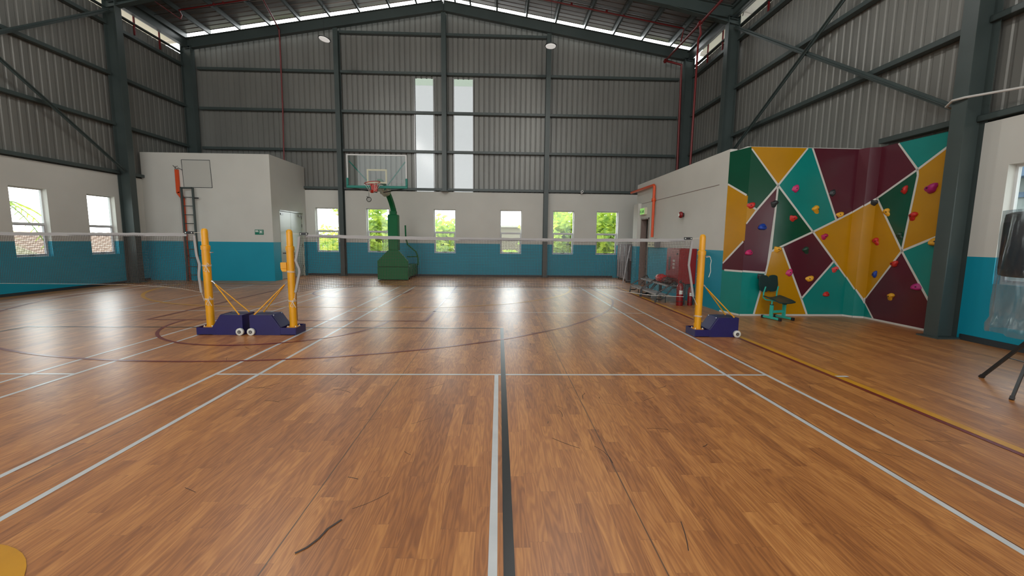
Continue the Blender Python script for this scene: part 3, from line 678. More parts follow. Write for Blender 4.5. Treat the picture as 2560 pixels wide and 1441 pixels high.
HL = [ # position words per hold, in the order of CW['hold']
 'on the teal field high up, left of the yellow hold', 'on the corner crease beside the white office wall', 'on the maroon edge just below the white star point', 'on the upper maroon field', 'in the middle of the upper dark green field', 'on the teal field above its lower corner', 'at the left edge of the big dark maroon field', 'at the bottom tip of the big maroon field', 'at the top left corner of the wide yellow field', 'low on the left maroon field near the corner',
 'at the bottom edge of the dark green field', 'in the middle of the central maroon field', 'on the white line above the chair', 'near the bottom of the central maroon field', 'near the top of the lower teal field', 'low on the lower teal field', 'low on the wall just left of the green chair', 'in the middle of the wide yellow field', 'on the lower part of the wide yellow field', 'on the white line above the right maroon field',
 'low on the right maroon field', 'on the right edge of the right maroon field', 'at the top of the wide yellow field by the wall corner', 'on the white line left of the right dark green field', 'on the upper part of the right dark green field', 'high on the far right yellow field', 'on the white line between dark green and right yellow field', 'at the top of the right teal field beside the steel column', 'half hidden behind the steel column', 'at the lower tip of the right dark green field']
hb_ = [hold_mesh(s) for s in range(6)]
hmeshes = {}
for idx, (i, u, z, c, s) in enumerate(CW['hold']):
    key = (idx % 6, c)
    if key not in hmeshes:
        o = hb_[idx % 6].build('climbing_hold', hm[c]); hmeshes[key] = o
    else:
        o = hmeshes[key].copy(); C.objects.link(o)
    d = (CWP[i + 1] - CWP[i]).normalized(); off = 0.0045
    o.location = cw_pt(i, u, z, off); o.rotation_euler = (0, 0, math.atan2(d.y, d.x)); o.scale = (s, s, s)
    cn = {'charcoal': 'charcoal grey', 'coral': 'coral red', 'green': 'dark green', 'crimson': 'crimson pink'}.get(c, c)
    tag(o, '%s climbing hold %s' % (cn, HL[idx]), 'climbing hold', 'climbing holds on the painted wall')
    for q in (-1, 1) if idx % 2 else (0,):
        b = MB().lathe((q * 0.02, -0.055 if q == 0 else -0.046, 0.004), [(0.0001, 0.010), (0.009, 0.010), (0.009, 0.0), (0.0001, 0.0)], None, 8, 'y').build('bolt', dark, o)

# ================================================================== BADMINTON POSTS
def net_post(name, loc, flip, label, extra):
    t = empty(name, loc, math.pi if flip else 0); tag(t, label, 'net post', 'portable badminton net posts')
    Wd = 0.165
    b = MB()
    b.prism([(0.235, 0.0), (0.235, 0.115), (0.36, 0.305), (0.685, 0.305), (0.685, 0.0)], 'y', -Wd, Wd)
    b.box(0, 0.008, -Wd, Wd, 0.012, 0.115); b.box(0.008, 0.235, -Wd, -Wd + 0.008, 0.0, 0.115); b.box(0.008, 0.235, Wd - 0.008, Wd, 0.0, 0.115); b.box(0, 0.235, -Wd, Wd, 0.0, 0.012)
    base = b.build('base_box', navy, t, bevel=0.003)
    s = MB(); s.bar((0.238, 0, 0.122), (0.358, 0, 0.309), 2 * Wd - 0.05, 0.005, up=(0, 0, 1)); s.build('cover_plate', navy, base, bevel=0.002)
    MB().box(0.42, 0.66, -0.012, 0.012, 0.305, 0.309).build('top_slot', skirt, base)
    for y in (-0.12, 0.12): MB().lathe((0.345, y, 0.292), [(0.007, 0), (0.007, 0.012), (0.004, 0.016)], None, 8).build('screw', galv, base)
    p = MB(); p.lathe((0.11, 0, 0), [(0.055, 0.012), (0.055, 1.275), (0.063, 1.275), (0.063, 1.335), (0.047, 1.345), (0.046, 1.545), (0.043, 1.565), (0.033, 1.585), (0.016, 1.595)], None, 24)
    po = p.build('pole', yellow, t)
    MB().lathe((0.11, 0, 0), [(0.10, 0.095), (0.10, 0.105), (0.06, 0.107)], None, 24).build('flange', mat(name + '_flange', (0.62, 0.27, 0.03), 0.4), t)
    for a in (45, 135, 225, 315):
        MB().lathe((0.11 + 0.083 * math.cos(R(a)), 0.083 * math.sin(R(a)), 0.105), [(0.010, 0), (0.010, 0.012), (0.006, 0.02)], None, 8).build('bolt', galv, t)
    MB().box(0.049, 0.057, -0.012, 0.012, 0.2, 1.25).build('cord_channel', mat(name + '_channel', (0.30, 0.13, 0.01), 0.4), po)
    for z in (1.20, 0.98, 0.94, 0.62, 0.42):
        MB().lathe((0.045, 0, z), [(0.006, 0), (0.006, 0.014)], None, 8, 'x').build('bolt', galv, po)

    for sgn in (-1, 1):
        br = MB(); br.tube([(0.215, sgn * 0.006, 0.755), (0.62, sgn * 0.13, 0.312)], 0.009, None, 8); br.tube([(0.62, sgn * 0.13, 0.306), (0.62, sgn * 0.13, 0.325)], 0.013, None, 8); br.build('brace_rod', yellow, t)
    ln = MB(); ln.tube([(0.165, 0, 0.80), (0.19, 0, 0.785)], 0.014, None, 8); ln.build('clamp', galv, t)
    ln = MB(); ln.tube([(0.19, 0, 0.785), (0.222, 0, 0.748)], 0.008, None, 8); ln.build('turnbuckle', galv, t)
    for sgn in (-1, 1):
        wy = sgn * (Wd + 0.022)
        w = MB(); w.lathe((0.655, wy - 0.02, 0.056), [(0.045, 0.0), (0.055, 0.005), (0.055, 0.035), (0.045, 0.04)], None, 28, 'y'); wo = w.build('wheel', wheel_w, t)
        h = MB(); f = wy - 0.021 if sgn < 0 else wy + 0.0205
        h.lathe((0.655, f, 0.056), [(0.028, 0), (0.028, 0.0015)], None, 20, 'y'); h.build('wheel_hub', greym, wo)
        h = MB(); h.lathe((0.655, f - 0.002, 0.056), [(0.019, 0), (0.019, 0.0045)], None, 16, 'y'); h.build('bearing_ring', dark, wo)
        h = MB(); h.lathe((0.655, f - 0.004, 0.056), [(0.009, 0), (0.009, 0.0085)], None, 12, 'y'); h.build('axle_end', galv, wo)
    if 'knob' in extra:
        MB().tube([(0.16, 0, 1.235), (0.215, 0, 1.235)], 0.008, None, 8).tube([(0.20, -0.025, 1.235), (0.20, 0.025, 1.235)], 0.008, None, 8).build('locking_knob', dark if 'winch' in extra else galv, t)
    if 'winch' in extra:
        w = MB(); w.box(0.165, 0.255, -0.03, 0.03, 1.0, 1.095); w.prism([(0.165, 0.955), (0.235, 0.955), (0.255, 1.0), (0.165, 1.0)], 'y', -0.03, 0.03); w.build('winch_box', yellow, t, bevel=0.006)
        MB().tube([(0.155, -0.045, 0.97), (0.19, -0.045, 0.97)], 0.012, None, 8).build('winch_nut', galv, t)
    if 'hook' in extra:
        MB().tube([(0.165, -0.02, 1.255), (0.22, -0.03, 1.26), (0.24, -0.03, 1.235)], 0.007, None, 8).build('hook', galv, t)
    return t
net_post('badminton_net_post', (-4.52, 2.03, 0), False, 'yellow badminton post on navy wheeled base, holding the left net', ['knob'])
net_post('badminton_net_post', (-3.045, 2.03, 0), True, 'yellow badminton post with small winch box, left end of the middle net', ['knob', 'winch'])
net_post('badminton_net_post', (3.08, 2.03, 0), False, 'yellow badminton post on navy wheeled base in front of the climbing wall', ['hook'])

def interp(pr, z):
    pr = sorted(pr)
    if z <= pr[0][0]: return pr[0][1]
    for (a, x), (b, y) in zip(pr, pr[1:]):
        if z <= b: return x + (y - x) * (z - a) / (b - a)
    return pr[-1][1]
def badminton_net(x0, x1, left, right, zl, zr, label, lt, rt):
    t = empty('badminton_net', ((x0 + x1) / 2, 1.98, 0)); tag(t, label, 'badminton net', 'badminton nets across the hall')
    ox = (x0 + x1) / 2
    ztop = lambda x: 1.525 - 0.02 * math.sin(math.pi * min(1, max(0, (x - x0) / (x1 - x0))))
    zbot = lambda x: 0.745 + (zl - 0.745) * math.exp(-(x - x0) / 0.38) + (zr - 0.745) * math.exp(-(x1 - x) / 0.38)
    def P(u, v):
        x = x0 + (x1 - x0) * u; zt = ztop(x) - 0.035; zb = zbot(x); z = zt + (zb - zt) * v
        dx = interp(left, z) * math.exp(-(x - x0) / 0.3) + interp(right, z) * math.exp(-(x1 - x) / 0.3)
        return Vector((x + dx - ox, 0.012 * math.sin(x * 2.1 + z * 3), z))
    nu, nv = int(abs(x1 - x0) / 0.0245), 31
    mb = MB()
    def strip(pts, r):
        vs = []; n = len(pts)
        for i, p in enumerate(pts):
            d = (pts[min(i + 1, n - 1)] - pts[max(i - 1, 0)]).normalized(); s = Vector((d.z, 0, -d.x))
            vs += [p + s * r, p + Vector((0, 1, 0)) * r - s * r * 0.5, p - Vector((0, 1, 0)) * r - s * r * 0.5]
        fs = []
        for i in range(n - 1):
            for j in range(3): fs.append((i * 3 + j, i * 3 + (j + 1) % 3, i * 3 + 3 + (j + 1) % 3, i * 3 + 3 + j))
        mb.add(vs, fs)
    for i in range(nu + 1): strip([P(i / nu, j / 8) for j in range(9)], 0.0022)
    for j in range(nv + 1): strip([P(i / 60, j / nv) for i in range(61)], 0.0022)
    mb.build('netting', cord, t)
    tp = MB()
    N = 60
    for i in range(N):
        a = x0 + 0.10 + (x1 - x0 - 0.20) * i / N; b = x0 + 0.10 + (x1 - x0 - 0.20) * (i + 1) / N
        ya, yb = 0.004 * math.sin(a * 9), 0.004 * math.sin(b * 9)
        za, zb2 = ztop(a) + 0.003 * math.sin(a * 23), ztop(b) + 0.003 * math.sin(b * 23)
        lo = 0.048
        tp.add([(a - ox, ya - 0.005, za - lo), (b - ox, yb - 0.005, zb2 - lo), (b - ox, yb - 0.003, zb2), (a - ox, ya - 0.003, za), (a - ox, ya + 0.005, za - lo), (b - ox, yb + 0.005, zb2 - lo), (b - ox, yb + 0.003, zb2), (a - ox, ya + 0.003, za)], [(0, 1, 2, 3), (5, 4, 7, 6), (3, 2, 6, 7), (0, 4, 5, 1)], None, True)
    tp.build('top_tape', tape, t)
    for side, u, pr in (('l', 0, left), ('r', 1, right)):
        sb = MB(); pts = [P(u, j / 14) for j in range(15)]; w = 0.017
        vs = []
        for p in pts: vs += [p + Vector((-w, -0.006, 0)), p + Vector((w, -0.006, 0)), p + Vector((w, 0.006, 0)), p + Vector((-w, 0.006, 0))]
        fs = []
        for i in range(14):
            for j in range(4): fs.append((i * 4 + j, i * 4 + (j + 1) % 4, i * 4 + 4 + (j + 1) % 4, i * 4 + 4 + j))
        sb.add(vs, fs + [(3, 2, 1, 0), (56, 57, 58, 59)]); sb.build('side_band', tape, t)
        xe = (x0 if u == 0 else x1) - ox; s = 1 if u == 0 else -1
        bk = MB(); bk.box(min(xe, xe + s * 0.125), max(xe, xe + s * 0.125), -0.009, 0.009, 1.508, 1.548); bo = bk.build('end_strap', dark, t)
        ey = MB()
        for q in (0.018, 0.107): ey.lathe((xe + s * q, -0.012, 1.528), [(0.008, 0), (0.008, 0.003)], None, 10, 'y')
        ey.build('eyelet', signwhite, bo)
        hc = MB(); px = (lt if u == 0 else rt)
        if px is not None:
            hc.tube([(xe, 0, 1.528), (px - ox, 0.05, 1.535)], 0.003, None, 5)
            hc.tube([P(u, 1), (px - ox, 0.0, P(u, 1).z - 0.13)], 0.003, None, 5); hc.build('tie_cord', cordw, t)
    bc = MB(); bc.tube([P(i / 50, 1.0) for i in range(51)], 0.0022, None, 4); bc.build('bottom_cord', cordw if rt is not None and rt < 0 else cord, t)
    return t, P, ox
def tie(parent, ox, x, y, z, bow, r=0.06):
    mb = MB()
    for q in (0, 0.014): mb.tube([(x - ox + r * math.cos(R(a)), y - 1.98 + r * math.sin(R(a)), z + q + 0.004 * math.sin(R(a * 2))) for a in range(0, 360, 30)], 0.004, None, 5, closed=True)
    if bow:
        f = (x - ox + 0.03, y - 1.98 - r - 0.004, z)
        mb.tube([(f[0], f[1], f[2]), (f[0] + 0.03, f[1] - 0.01, f[2] + 0.05), (f[0] + 0.05, f[1] - 0.01, f[2] + 0.03), (f[0], f[1] - 0.004, f[2])], 0.004, None, 5)
        mb.tube([(f[0], f[1], f[2]), (f[0] - 0.03, f[1] - 0.01, f[2] - 0.07), (f[0] + 0.01, f[1] - 0.01, f[2] - 0.085), (f[0] + 0.012, f[1] - 0.004, f[2])], 0.004, None, 5)
        mb.tube([(f[0], f[1], f[2]), (f[0] + 0.05, f[1] - 0.01, f[2] - 0.09)], 0.004, None, 5)
    mb.build('tie_cord', cordw, parent)
n1, P1, ox1 = badminton_net(-2.98, 3.0, [(0.63, -0.11), (0.98, -0.02), (1.12, -0.075), (1.35, -0.02), (1.5, 0)], [(0.60, 0.08), (0.9, 0.02), (1.12, -0.03), (1.35, -0.015), (1.5, 0)], 0.64, 0.62, 'badminton net stretched across the middle court between two yellow posts', -3.10, 3.14)
tie(n1, ox1, -3.155, 2.03, 0.95, False); tie(n1, ox1, -3.155, 2.03, 0.50, True)
tie(n1, ox1, 3.19, 2.03, 0.30, False)
mb = MB(); mb.tube([(3.25 - ox1, 0.02, 1.24), (3.30 - ox1, 0, 1.25), (3.325 - ox1, 0, 1.19), (3.315 - ox1, 0, 1.12), (3.325 - ox1, 0, 1.02), (3.30 - ox1, 0, 0.93)], 0.005, None, 6); mb.build('tie_cord', cordw, n1)
mb = MB(); mb.tube([(2.92 - ox1, -0.01, 0.62), (2.4 - ox1, -0.01, 0.64), (1.9 - ox1, 0, 0.70)], 0.003, None, 5); mb.build('loose_cord', cordw, n1)
n2, P2, ox2 = badminton_net(-10.52, -4.54, [(0.6, -0.03), (1.5, 0)], [(0.63, 0.063), (0.9, 0.04), (1.05, 0.06), (1.2, 0.02), (1.5, 0)], 0.70, 0.63, 'badminton net on the left court, running out of the picture', None, -4.45)
tie(n2, ox2, -4.41, 2.03, 1.03, True); tie(n2, ox2, -4.41, 2.03, 0.52, True)

# ================================================================== BASKETBALL HOOP
bh = empty('basketball_hoop', (-3.70, 10.6, 0)); tag(bh, 'green padded portable basketball hoop stand with clear backboard', 'basketball hoop')
ox, oy = -3.70, 10.6
def L3(x, y, z): return (x - ox, y - oy, z)
b = MB(); b.box(-0.56, 0.52, 0.04, 1.65, 0.10, 0.50); base = b.build('ballast_base', g_board, bh, bevel=0.01)
for x in (-0.45, 0.42):
    for y in (0.3, 1.45): MB().lathe((x, y, 0.05), [(0.048, -0.02), (0.05, -0.015), (0.05, 0.015), (0.048, 0.02)], None, 16, 'x').build('wheel', dark, base)
fp = MB(); fp.box(-0.55, 0.51, -0.11, 0.03, 0.02, 0.465); fp.build('lower_front_pad', g_board, bh, bevel=0.012)
up = MB(); up.prism([(-0.55, 0.475), (0.51, 0.475), (0.51, 0.68), (0.175, 1.06), (-0.175, 1.06), (-0.55, 0.68)], 'y', -0.10, 0.02); up.build('upper_front_pad', g_board, bh, bevel=0.012)
pp = MB(); pp.box(-0.17, 0.175, -0.10, 0.22, 1.05, 2.30); pp.build('post_pad', g_board, bh, bevel=0.03)
MB().box(-0.10, 0.10, -0.02, 0.16, 0.5, 2.42).build('post', g_board, bh)
lc = MB()
for z in [1.2 + 0.07 * i for i in range(15)]: lc.tube([(-0.185, -0.02, z), (-0.185, 0.05, z + 0.03)], 0.006, None, 5)
lc.build('pad_lacing', g_teal, bh)
# gooseneck: two curved arms
for side, (off, w) in {'lower': (0.0, 0.13), 'upper': (0.2, 0.06)}.items():
    arm = MB(); pts = []
    for i in range(9):
        s = i / 8
        y = 0.08 + off * 0.6 - 1.20 * s ** 1.5; z = 2.34 + 0.96 * (1 - (1 - s) ** 1.5) + off * 0.15; x = 0.02 - 0.16 * s
        pts.append((x, y, z))
    for a, b2 in zip(pts, pts[1:]): arm.bar(a, b2, 0.14 if side == 'lower' else 0.1, w, up=(0, 0, 1))
    arm.build('arm', g_board, bh)
MB().tube([(0.0, 0.1, 2.4), (-0.10, -0.6, 3.15)], 0.025, None, 8).build('spring_rod', g_board, bh)
wr_ = MB(); rnd = random.Random(4); vs = []; n, k_ = 14, 8
wrapm = filmmat('white_plastic_wrap', (0.9, 0.9, 0.85), (0.9, 0.88, 0.8), 0.9, 0.10)
for i in range(k_ + 1):
    s = i / k_; cx_, cy_, cz_ = -0.03 - 0.20 * s, -0.50 - 0.66 * s, 2.98 + 0.20 * s
    for j in range(n):
        a = 2 * math.pi * j / n; r_ = 0.115 * (1 + rnd.uniform(-0.25, 0.4)) * (0.6 + 0.6 * math.sin(math.pi * min(1, s + 0.15)))
        vs.append((cx_ + r_ * math.cos(a), cy_ + 0.4 * r_ * math.sin(a), cz_ + r_ * math.sin(a)))
wr_.add(vs, [(i * n + j, i * n + (j + 1) % n, (i + 1) * n + (j + 1) % n, (i + 1) * n + j) for i in range(k_) for j in range(n)], None, True)
wr_.build('plastic_wrap', wrapm, bh)
sr = MB(); sr.tube([(0.30, 0.55, 1.95), (0.30, 0.6, 1.5), (0.34, 0.7, 1.25), (0.60, 0.95, 0.98), (0.66, 1.0, 0.75), (0.66, 1.0, 0.48)], 0.028, None, 8); sr.tube([(0.32, 0.7, 0.80), (0.64, 0.98, 0.80)], 0.018, None, 8); sr.build('support_rod', g_board, bh)
# backboard
BY = 9.25; bx0, bx1, bz0, bz1 = -4.78, -2.91, 3.09, 4.08
bb = MB().box(*[bx0 - ox, bx1 - ox], BY - oy, BY - oy + 0.012, bz0, bz1).build('backboard', glass_board, bh)
boardwhite = mat('white_board_frame', (0.55, 0.56, 0.55), 0.4)
fr = MB(); t_ = 0.035; y0, y1 = BY - oy - 0.004, BY - oy + 0.03
fr.box(bx0 - ox, bx1 - ox, y0, y1, bz1 - t_, bz1); fr.box(bx0 - ox, bx0 - ox + t_, y0, y1, bz0 + 0.2, bz1 - t_); fr.box(bx1 - ox - t_, bx1 - ox, y0, y1, bz0 + 0.2, bz1 - t_)
fr.build('board_frame', boardwhite, bb)
fr = MB(); i0, i1, j0, j1 = -4.16 - ox, -3.53 - ox, 3.19, 3.63; t_ = 0.05; y0, y1 = BY - oy - 0.003, BY - oy - 0.0005
fr.box(i0, i1, y0, y1, j1 - t_, j1); fr.box(i0, i1, y0, y1, j0, j0 + t_); fr.box(i0, i0 + t_, y0, y1, j0 + t_, j1 - t_); fr.box(i1 - t_, i1, y0, y1, j0 + t_, j1 - t_)
fr.build('target_square', mat('cream_target_line', (0.50, 0.50, 0.36), 0.5), bb)
pd = MB(); pd.box(bx0 - ox - 0.02, bx1 - ox + 0.02, BY - oy - 0.03, BY - oy + 0.05, bz0 - 0.05, bz0 + 0.03); pd.box(bx0 - ox - 0.02, bx0 - ox + 0.045, BY - oy - 0.03, BY - oy + 0.05, bz0 + 0.03, bz0 + 0.26); pd.box(bx1 - ox - 0.045, bx1 - ox + 0.02, BY - oy - 0.03, BY - oy + 0.05, bz0 + 0.03, bz0 + 0.26)
pd.build('edge_padding', g_teal, bb, bevel=0.012)
for sx in (-1, 1):
    MB().tube([(-0.145 + sx * 0.88, BY - oy + 0.06, 3.88), (-0.145 + sx * 0.14, BY - oy + 0.30, 3.02)], 0.018, None, 8).build('board_strut', g_teal, bb)
    MB().tube([(-0.145 + sx * 0.85, BY - oy + 0.05, 3.05), (-0.145 + sx * 0.1, BY - oy + 0.35, 2.95)], 0.014, None, 8).build('lower_strut', black_metal, bb)
# maker's plate lettering, too small to read
mk = MB(); random.seed(3)
for r_ in range(3):
    x = 0.44
    while x < 0.66: w = random.uniform(0.01, 0.03); mk.box(x, x + w, BY - oy - 0.002, BY - oy, 3.21 + r_ * 0.035, 3.228 + r_ * 0.035); x += w + 0.008
mk.build('printed_lettering', mat('faint_white_print', (0.32, 0.34, 0.34), 0.5), bb)
rm = MB(); rc = Vector((-3.90 - ox, 8.92 - oy, 3.17)); rr = 0.235
tilt = Matrix.Rotation(R(-9), 3, 'Y')
rp = [rc + tilt @ Vector((rr * math.cos(R(a)), rr * math.sin(R(a)), 0)) for a in range(0, 360, 12)]
rm.tube(rp, 0.011, None, 8, closed=True); ro = rm.build('rim', rimred, bh)
rk = MB(); rk.prism([(-0.13, 3.15), (0.10, 3.12), (0.07, 2.93), (-0.08, 2.93)], 'y', -1.46, -1.36); rk.box(-0.12, -0.09, -1.5, -1.36, 3.1, 3.17); rk.box(0.05, 0.08, -1.5, -1.36, 3.08, 3.15)
for v in (0,): pass
rk2 = rk.build('rim_bracket', rimred, ro); rk2.location = (-0.20, 0.0, 0.0)
rn = MB(); random.seed(5)
for a, ln_ in ((200, 0.35), (235, 0.28), (300, 0.33), (330, 0.25), (20, 0.2)):
    p = rc + tilt @ Vector((rr * math.cos(R(a)), rr * math.sin(R(a)), 0)); q = p + Vector((-(p.x - rc.x) * 0.6 + 0.04, 0.02, -ln_)); m_ = (p + q) / 2 + Vector((0.03, 0, 0))
    rn.tube([p, m_, q], 0.005, None, 5)
rn.build('torn_net', cordw, ro)
rb_ = MB(); rb_.lathe((-0.28, -1.45, 2.93), [(0.02, -0.05), (0.06, -0.035), (0.085, 0.0), (0.05, 0.04), (0.02, 0.05)], None, 10); rb_.build('red_ribbon', rimred, ro)

# ================================================================== STOREROOM WALL ITEMS
ld = empty('wall_ladder', (-10.02, 9.72, 0)); tag(ld, 'dark steel ladder fixed to the storeroom wall below the hatch', 'ladder')
for x in (-0.20, 0.16): MB().box(x - 0.022 - 0.02, x + 0.022 - 0.02, -0.03, 0.03, 0.0, 3.04).build('rail', black_metal if False else steel, ld)
for i in range(11): MB().tube([(-0.22, 0, 0.2 + i * 0.28), (0.14, 0, 0.2 + i * 0.28)], 0.013, None, 8).build('rung', steel, ld)
MB().box(-0.233, 0.153, -0.03, 0.03, 3.01, 3.04).build('top_bar', steel, ld)
for z in (2.70, 0.85):
    for x in (-0.22, 0.14): MB().bar((x, 0.03, z), (x, 0.175, z), 0.03, 0.008).build('wall_bracket', dark, ld)
MB().box(0.15, 0.28, 0.02, 0.045, 2.68, 2.72).build('wall_bracket', dark, ld)
pi_ = MB(); pi_.bar((-10.44, 9.86, 3.61), (-10.44, 9.86, 2.86), 0.10, 0.06); pi_.bar((-10.44, 9.86, 2.88), (-10.31, 9.86, 2.70), 0.10, 0.06, up=(0, 1, 0)); pi_.bar((-10.32, 9.86, 2.72), (-10.32, 9.86, 0.0), 0.10, 0.06)
tag(pi_.build('conduit_trunking', orange_pipe), 'orange trunking with a kink running down the storeroom wall beside the ladder', 'trunking')
cbx = MB(); cbx.tube([(-10.55, 9.86, 3.74), (-10.48, 9.84, 3.68), (-10.44, 9.86, 3.62), (-10.38, 9.85, 3.66), (-10.27, 9.88, 3.60)], 0.008, None, 6); cbx.tube([(-10.50, 9.86, 3.60), (-10.46, 9.84, 3.70), (-10.40, 9.86, 3.72)], 0.007, None, 6)
tag(cbx.build('loose_cable', dark), 'short loose dark cable ends sticking out above the orange trunking', 'cable')
es = MB().box(-8.08, -7.80, 9.885, 9.90, 1.545, 1.71).build('safety_sign', signgreen); tag(es, 'small green safety sign with white writing on the storeroom wall', 'sign')
sm_ = MB(); y0, y1 = 9.8825, 9.8855
for r_, (w, z) in enumerate(((0.10, 1.675), (0.10, 1.655), (0.11, 1.63))): sm_.box(-8.065, -8.065 + w, y0, y1, z, z + 0.014)
sm_.box(-7.93, -7.83, y0, y1, 1.685, 1.692); sm_.box(-7.93, -7.83, y0, y1, 1.585, 1.592); sm_.box(-7.93, -7.923, y0, y1, 1.585, 1.692); sm_.box(-7.837, -7.83, y0, y1, 1.585, 1.692); sm_.box(-7.91, -7.855, y0, y1, 1.61, 1.665)
sm_.build('sign_marks', signwhite, es)

# ================================================================== FAR WALL ITEMS
rg = MB(); rg.tube([(-5.05 + 0.085 * math.cos(R(a)), YF - 0.03, 2.97 + 0.085 * math.sin(R(a))) for a in range(0, 360, 15)], 0.010, None, 6, closed=True); rg.tube([(-5.05, YF - 0.02, 3.26), (-5.05, YF - 0.02, 2.9)], 0.004, None, 5); rg.tube([(-5.14, YF - 0.02, 3.08), (-5.08, YF - 0.02, 3.05)], 0.008, None, 5)
tag(rg.build('cable_coil', black_metal), 'small round coil of dark cable hanging on the far wall by the hoop', 'cable coil')
cc = empty('security_camera', (3.23, 12.20, 3.36)); tag(cc, 'small white round security camera under the girt on the far wall', 'camera')
MB().lathe((0, 0, 0), [(0.045, -0.06), (0.055, -0.04), (0.055, 0.06), (0.03, 0.08)], None, 20, 'y').build('housing', winframe, cc)
MB().lathe((0, 0, 0), [(0.025, -0.066), (0.025, -0.058)], None, 16, 'y').build('lens', dark, cc)
MB().box(-0.02, 0.02, 0.02, 0.16, -0.075, -0.04).build('mount', winframe, cc)

# high bay lamps
def highbay(loc, tilt_, label, power=0):
    t = empty('high_bay_lamp', loc); tag(t, label, 'ceiling lamp', 'round lamps hung from the roof')
    t.rotation_euler = (0, 0, 0)
    h = MB(); h.lathe((0, 0, 0), [(0.165, 0.0), (0.185, 0.0), (0.188, 0.018), (0.16, 0.03), (0.07, 0.035), (0.05, 0.07), (0.02, 0.08)], None, 28); ho = h.build('housing', dark, t); ho.rotation_euler = tilt_
    MB().lathe((0, 0, -0.012), [(0.158, 0.0), (0.164, 0.012)], None, 28).build('diffuser', lens, ho)
    if power:  # point light carried only by the added out-of-view lamps
        ld_ = bpy.data.lights.new('added_fill_light', 'POINT'); ld_.shadow_soft_size = 0.15; ld_.energy = power; ld_.color = (1.0, 0.97, 0.92)
        lo_ = bpy.data.objects.new('added_fill_light', ld_); C.objects.link(lo_); lo_.parent = ho; lo_.location = (0, 0, -0.18)
    zt = zraf(loc[0]) + 0.15 - loc[2]
    MB().tube([(0, 0, 0.07), (0.0, 0, zt)], 0.007, None, 6).build('suspension_cable', black_metal, t)
highbay((-5.46, 9.6, 7.60), (R(-5), R(10), 0), 'round lamp hung from the roof left of the ridge, slightly tilted')
highbay((1.60, 9.6, 7.57), (R(-3), R(1), 0), 'round lamp hung from the roof right of the ridge')

rowname = {5.0: 'over the near badminton court', 0.8: 'above the short service line', -3.4: 'above the viewer', -7.6: 'over the rear of the hall'}
for y_ in (5.0, 0.8, -3.4, -7.6):  # unseen lamp rows added as fill to brighten the hall
    for x_, sd in ((-5.46, 'left of the ridge'), (1.60, 'right of the ridge')):
        highbay((x_, y_, 7.6), (0, 0, 0), 'added out-of-view fill lamp on the roof %s, %s' % (sd, rowname[y_]), 200)

# ================================================================== PIPES
def pipe(name, pts, r, m, label, cat='pipe', fit=()):
    mb = MB(); mb.tube(pts, r, None, 10); o = tag(mb.build(name, m), label, cat)
    for f in fit:
        MB().tube([Vector(f[0]), Vector(f[1])], r * 1.45, None, 10).build('pipe_fitting', m, o)
    return o
pipe('fire_main_pipe', [(6.20, -11, 8.20), (6.18, 12.0, 8.20), (6.80, 12.0, 8.06), (6.86, 12.0, 3.40)], 0.045, red_pipe, 'thick dark red pipe along the right eaves turning down the far right column', fit=[((6.18, 11.94, 8.20), (6.18, 12.05, 8.18)), ((6.18, 9.2, 8.20), (6.18, 9.32, 8.20))])
pipe('fire_drop_pipe', [(6.19, 9.26, 8.14), (6.24, 9.28, 7.9), (6.17, 9.28, 7.75), (6.14, 9.28, 3.42)], 0.032, red_pipe, 'dark red pipe dropping from the right eaves pipe onto the office roof')
xs = 6.30; yb_ = 10.7
zb_ = lambda x: zraf(x) - 0.02
pipe('sprinkler_pipe', [(6.2, yb_, 8.30), (6.28, yb_, zb_(6.3))] + [(x, yb_, zb_(x)) for x in (6.2, 3, 0, RX + 0.4)], 0.024, red_pipe, 'thin red sprinkler pipe climbing the right roof slope', fit=[((x, yb_, zb_(x) - 0.01), (x, yb_, zb_(x) + 0.07)) for x in (4.2, 3.6, 2.4)])
pipe('sprinkler_pipe', [(-10.45, 3.0, 8.52), (-10.45, 10.55, 8.52), (-10.40, 10.55, zb_(-10.4) - 0.1), (-10.3, 10.3, zb_(-10.3) - 0.08), (RX - 0.4, 10.3, zb_(RX) - 0.1)], 0.024, red_pipe, 'thin red sprinkler pipe climbing the left roof slope', fit=[((x, 10.3, zb_(x) - 0.1), (x, 10.3, zb_(x) - 0.03)) for x in (-9.2, -8.9)])
pipe('sprinkler_drop_pipe', [(-7.65, 10.3, zb_(-7.65) - 0.1), (-7.9, 11.6, zb_(-7.9) - 0.2), (-8.0, 12.0, 8.95), (-8.03, 12.08, 8.7), (-8.05, 12.1, 6.2), (-8.10, 12.1, 4.16)], 0.026, red_pipe, 'thin red pipe dropping down the far wall behind the storeroom')
pipe('orange_service_pipe', [(4.68, 10.6, 3.165), (4.68, 8.42, 3.165), (4.68, 8.36, 3.12), (4.68, 8.36, 2.72), (4.66, 8.30, 2.66), (4.66, 8.30, 1.60)], 0.042, orange_pipe, 'orange pipe bent down the white office wall above the switch box', fit=[((4.68, 8.36, 2.76), (4.67, 8.34, 2.68))])
wc = MB(); wc.tube([(7.2, 2.22, 3.60), (6.98, 2.16, 3.62), (6.90, 2.0, 3.66), (6.93, 1.85, 3.66), (7.2, 1.2, 3.62)], 0.018, None, 8)
tag(wc.build('cable', mat('white_cable_sheath', (0.5, 0.5, 0.48), 0.5)), 'thick white cable bent around the big right steel column', 'cable')

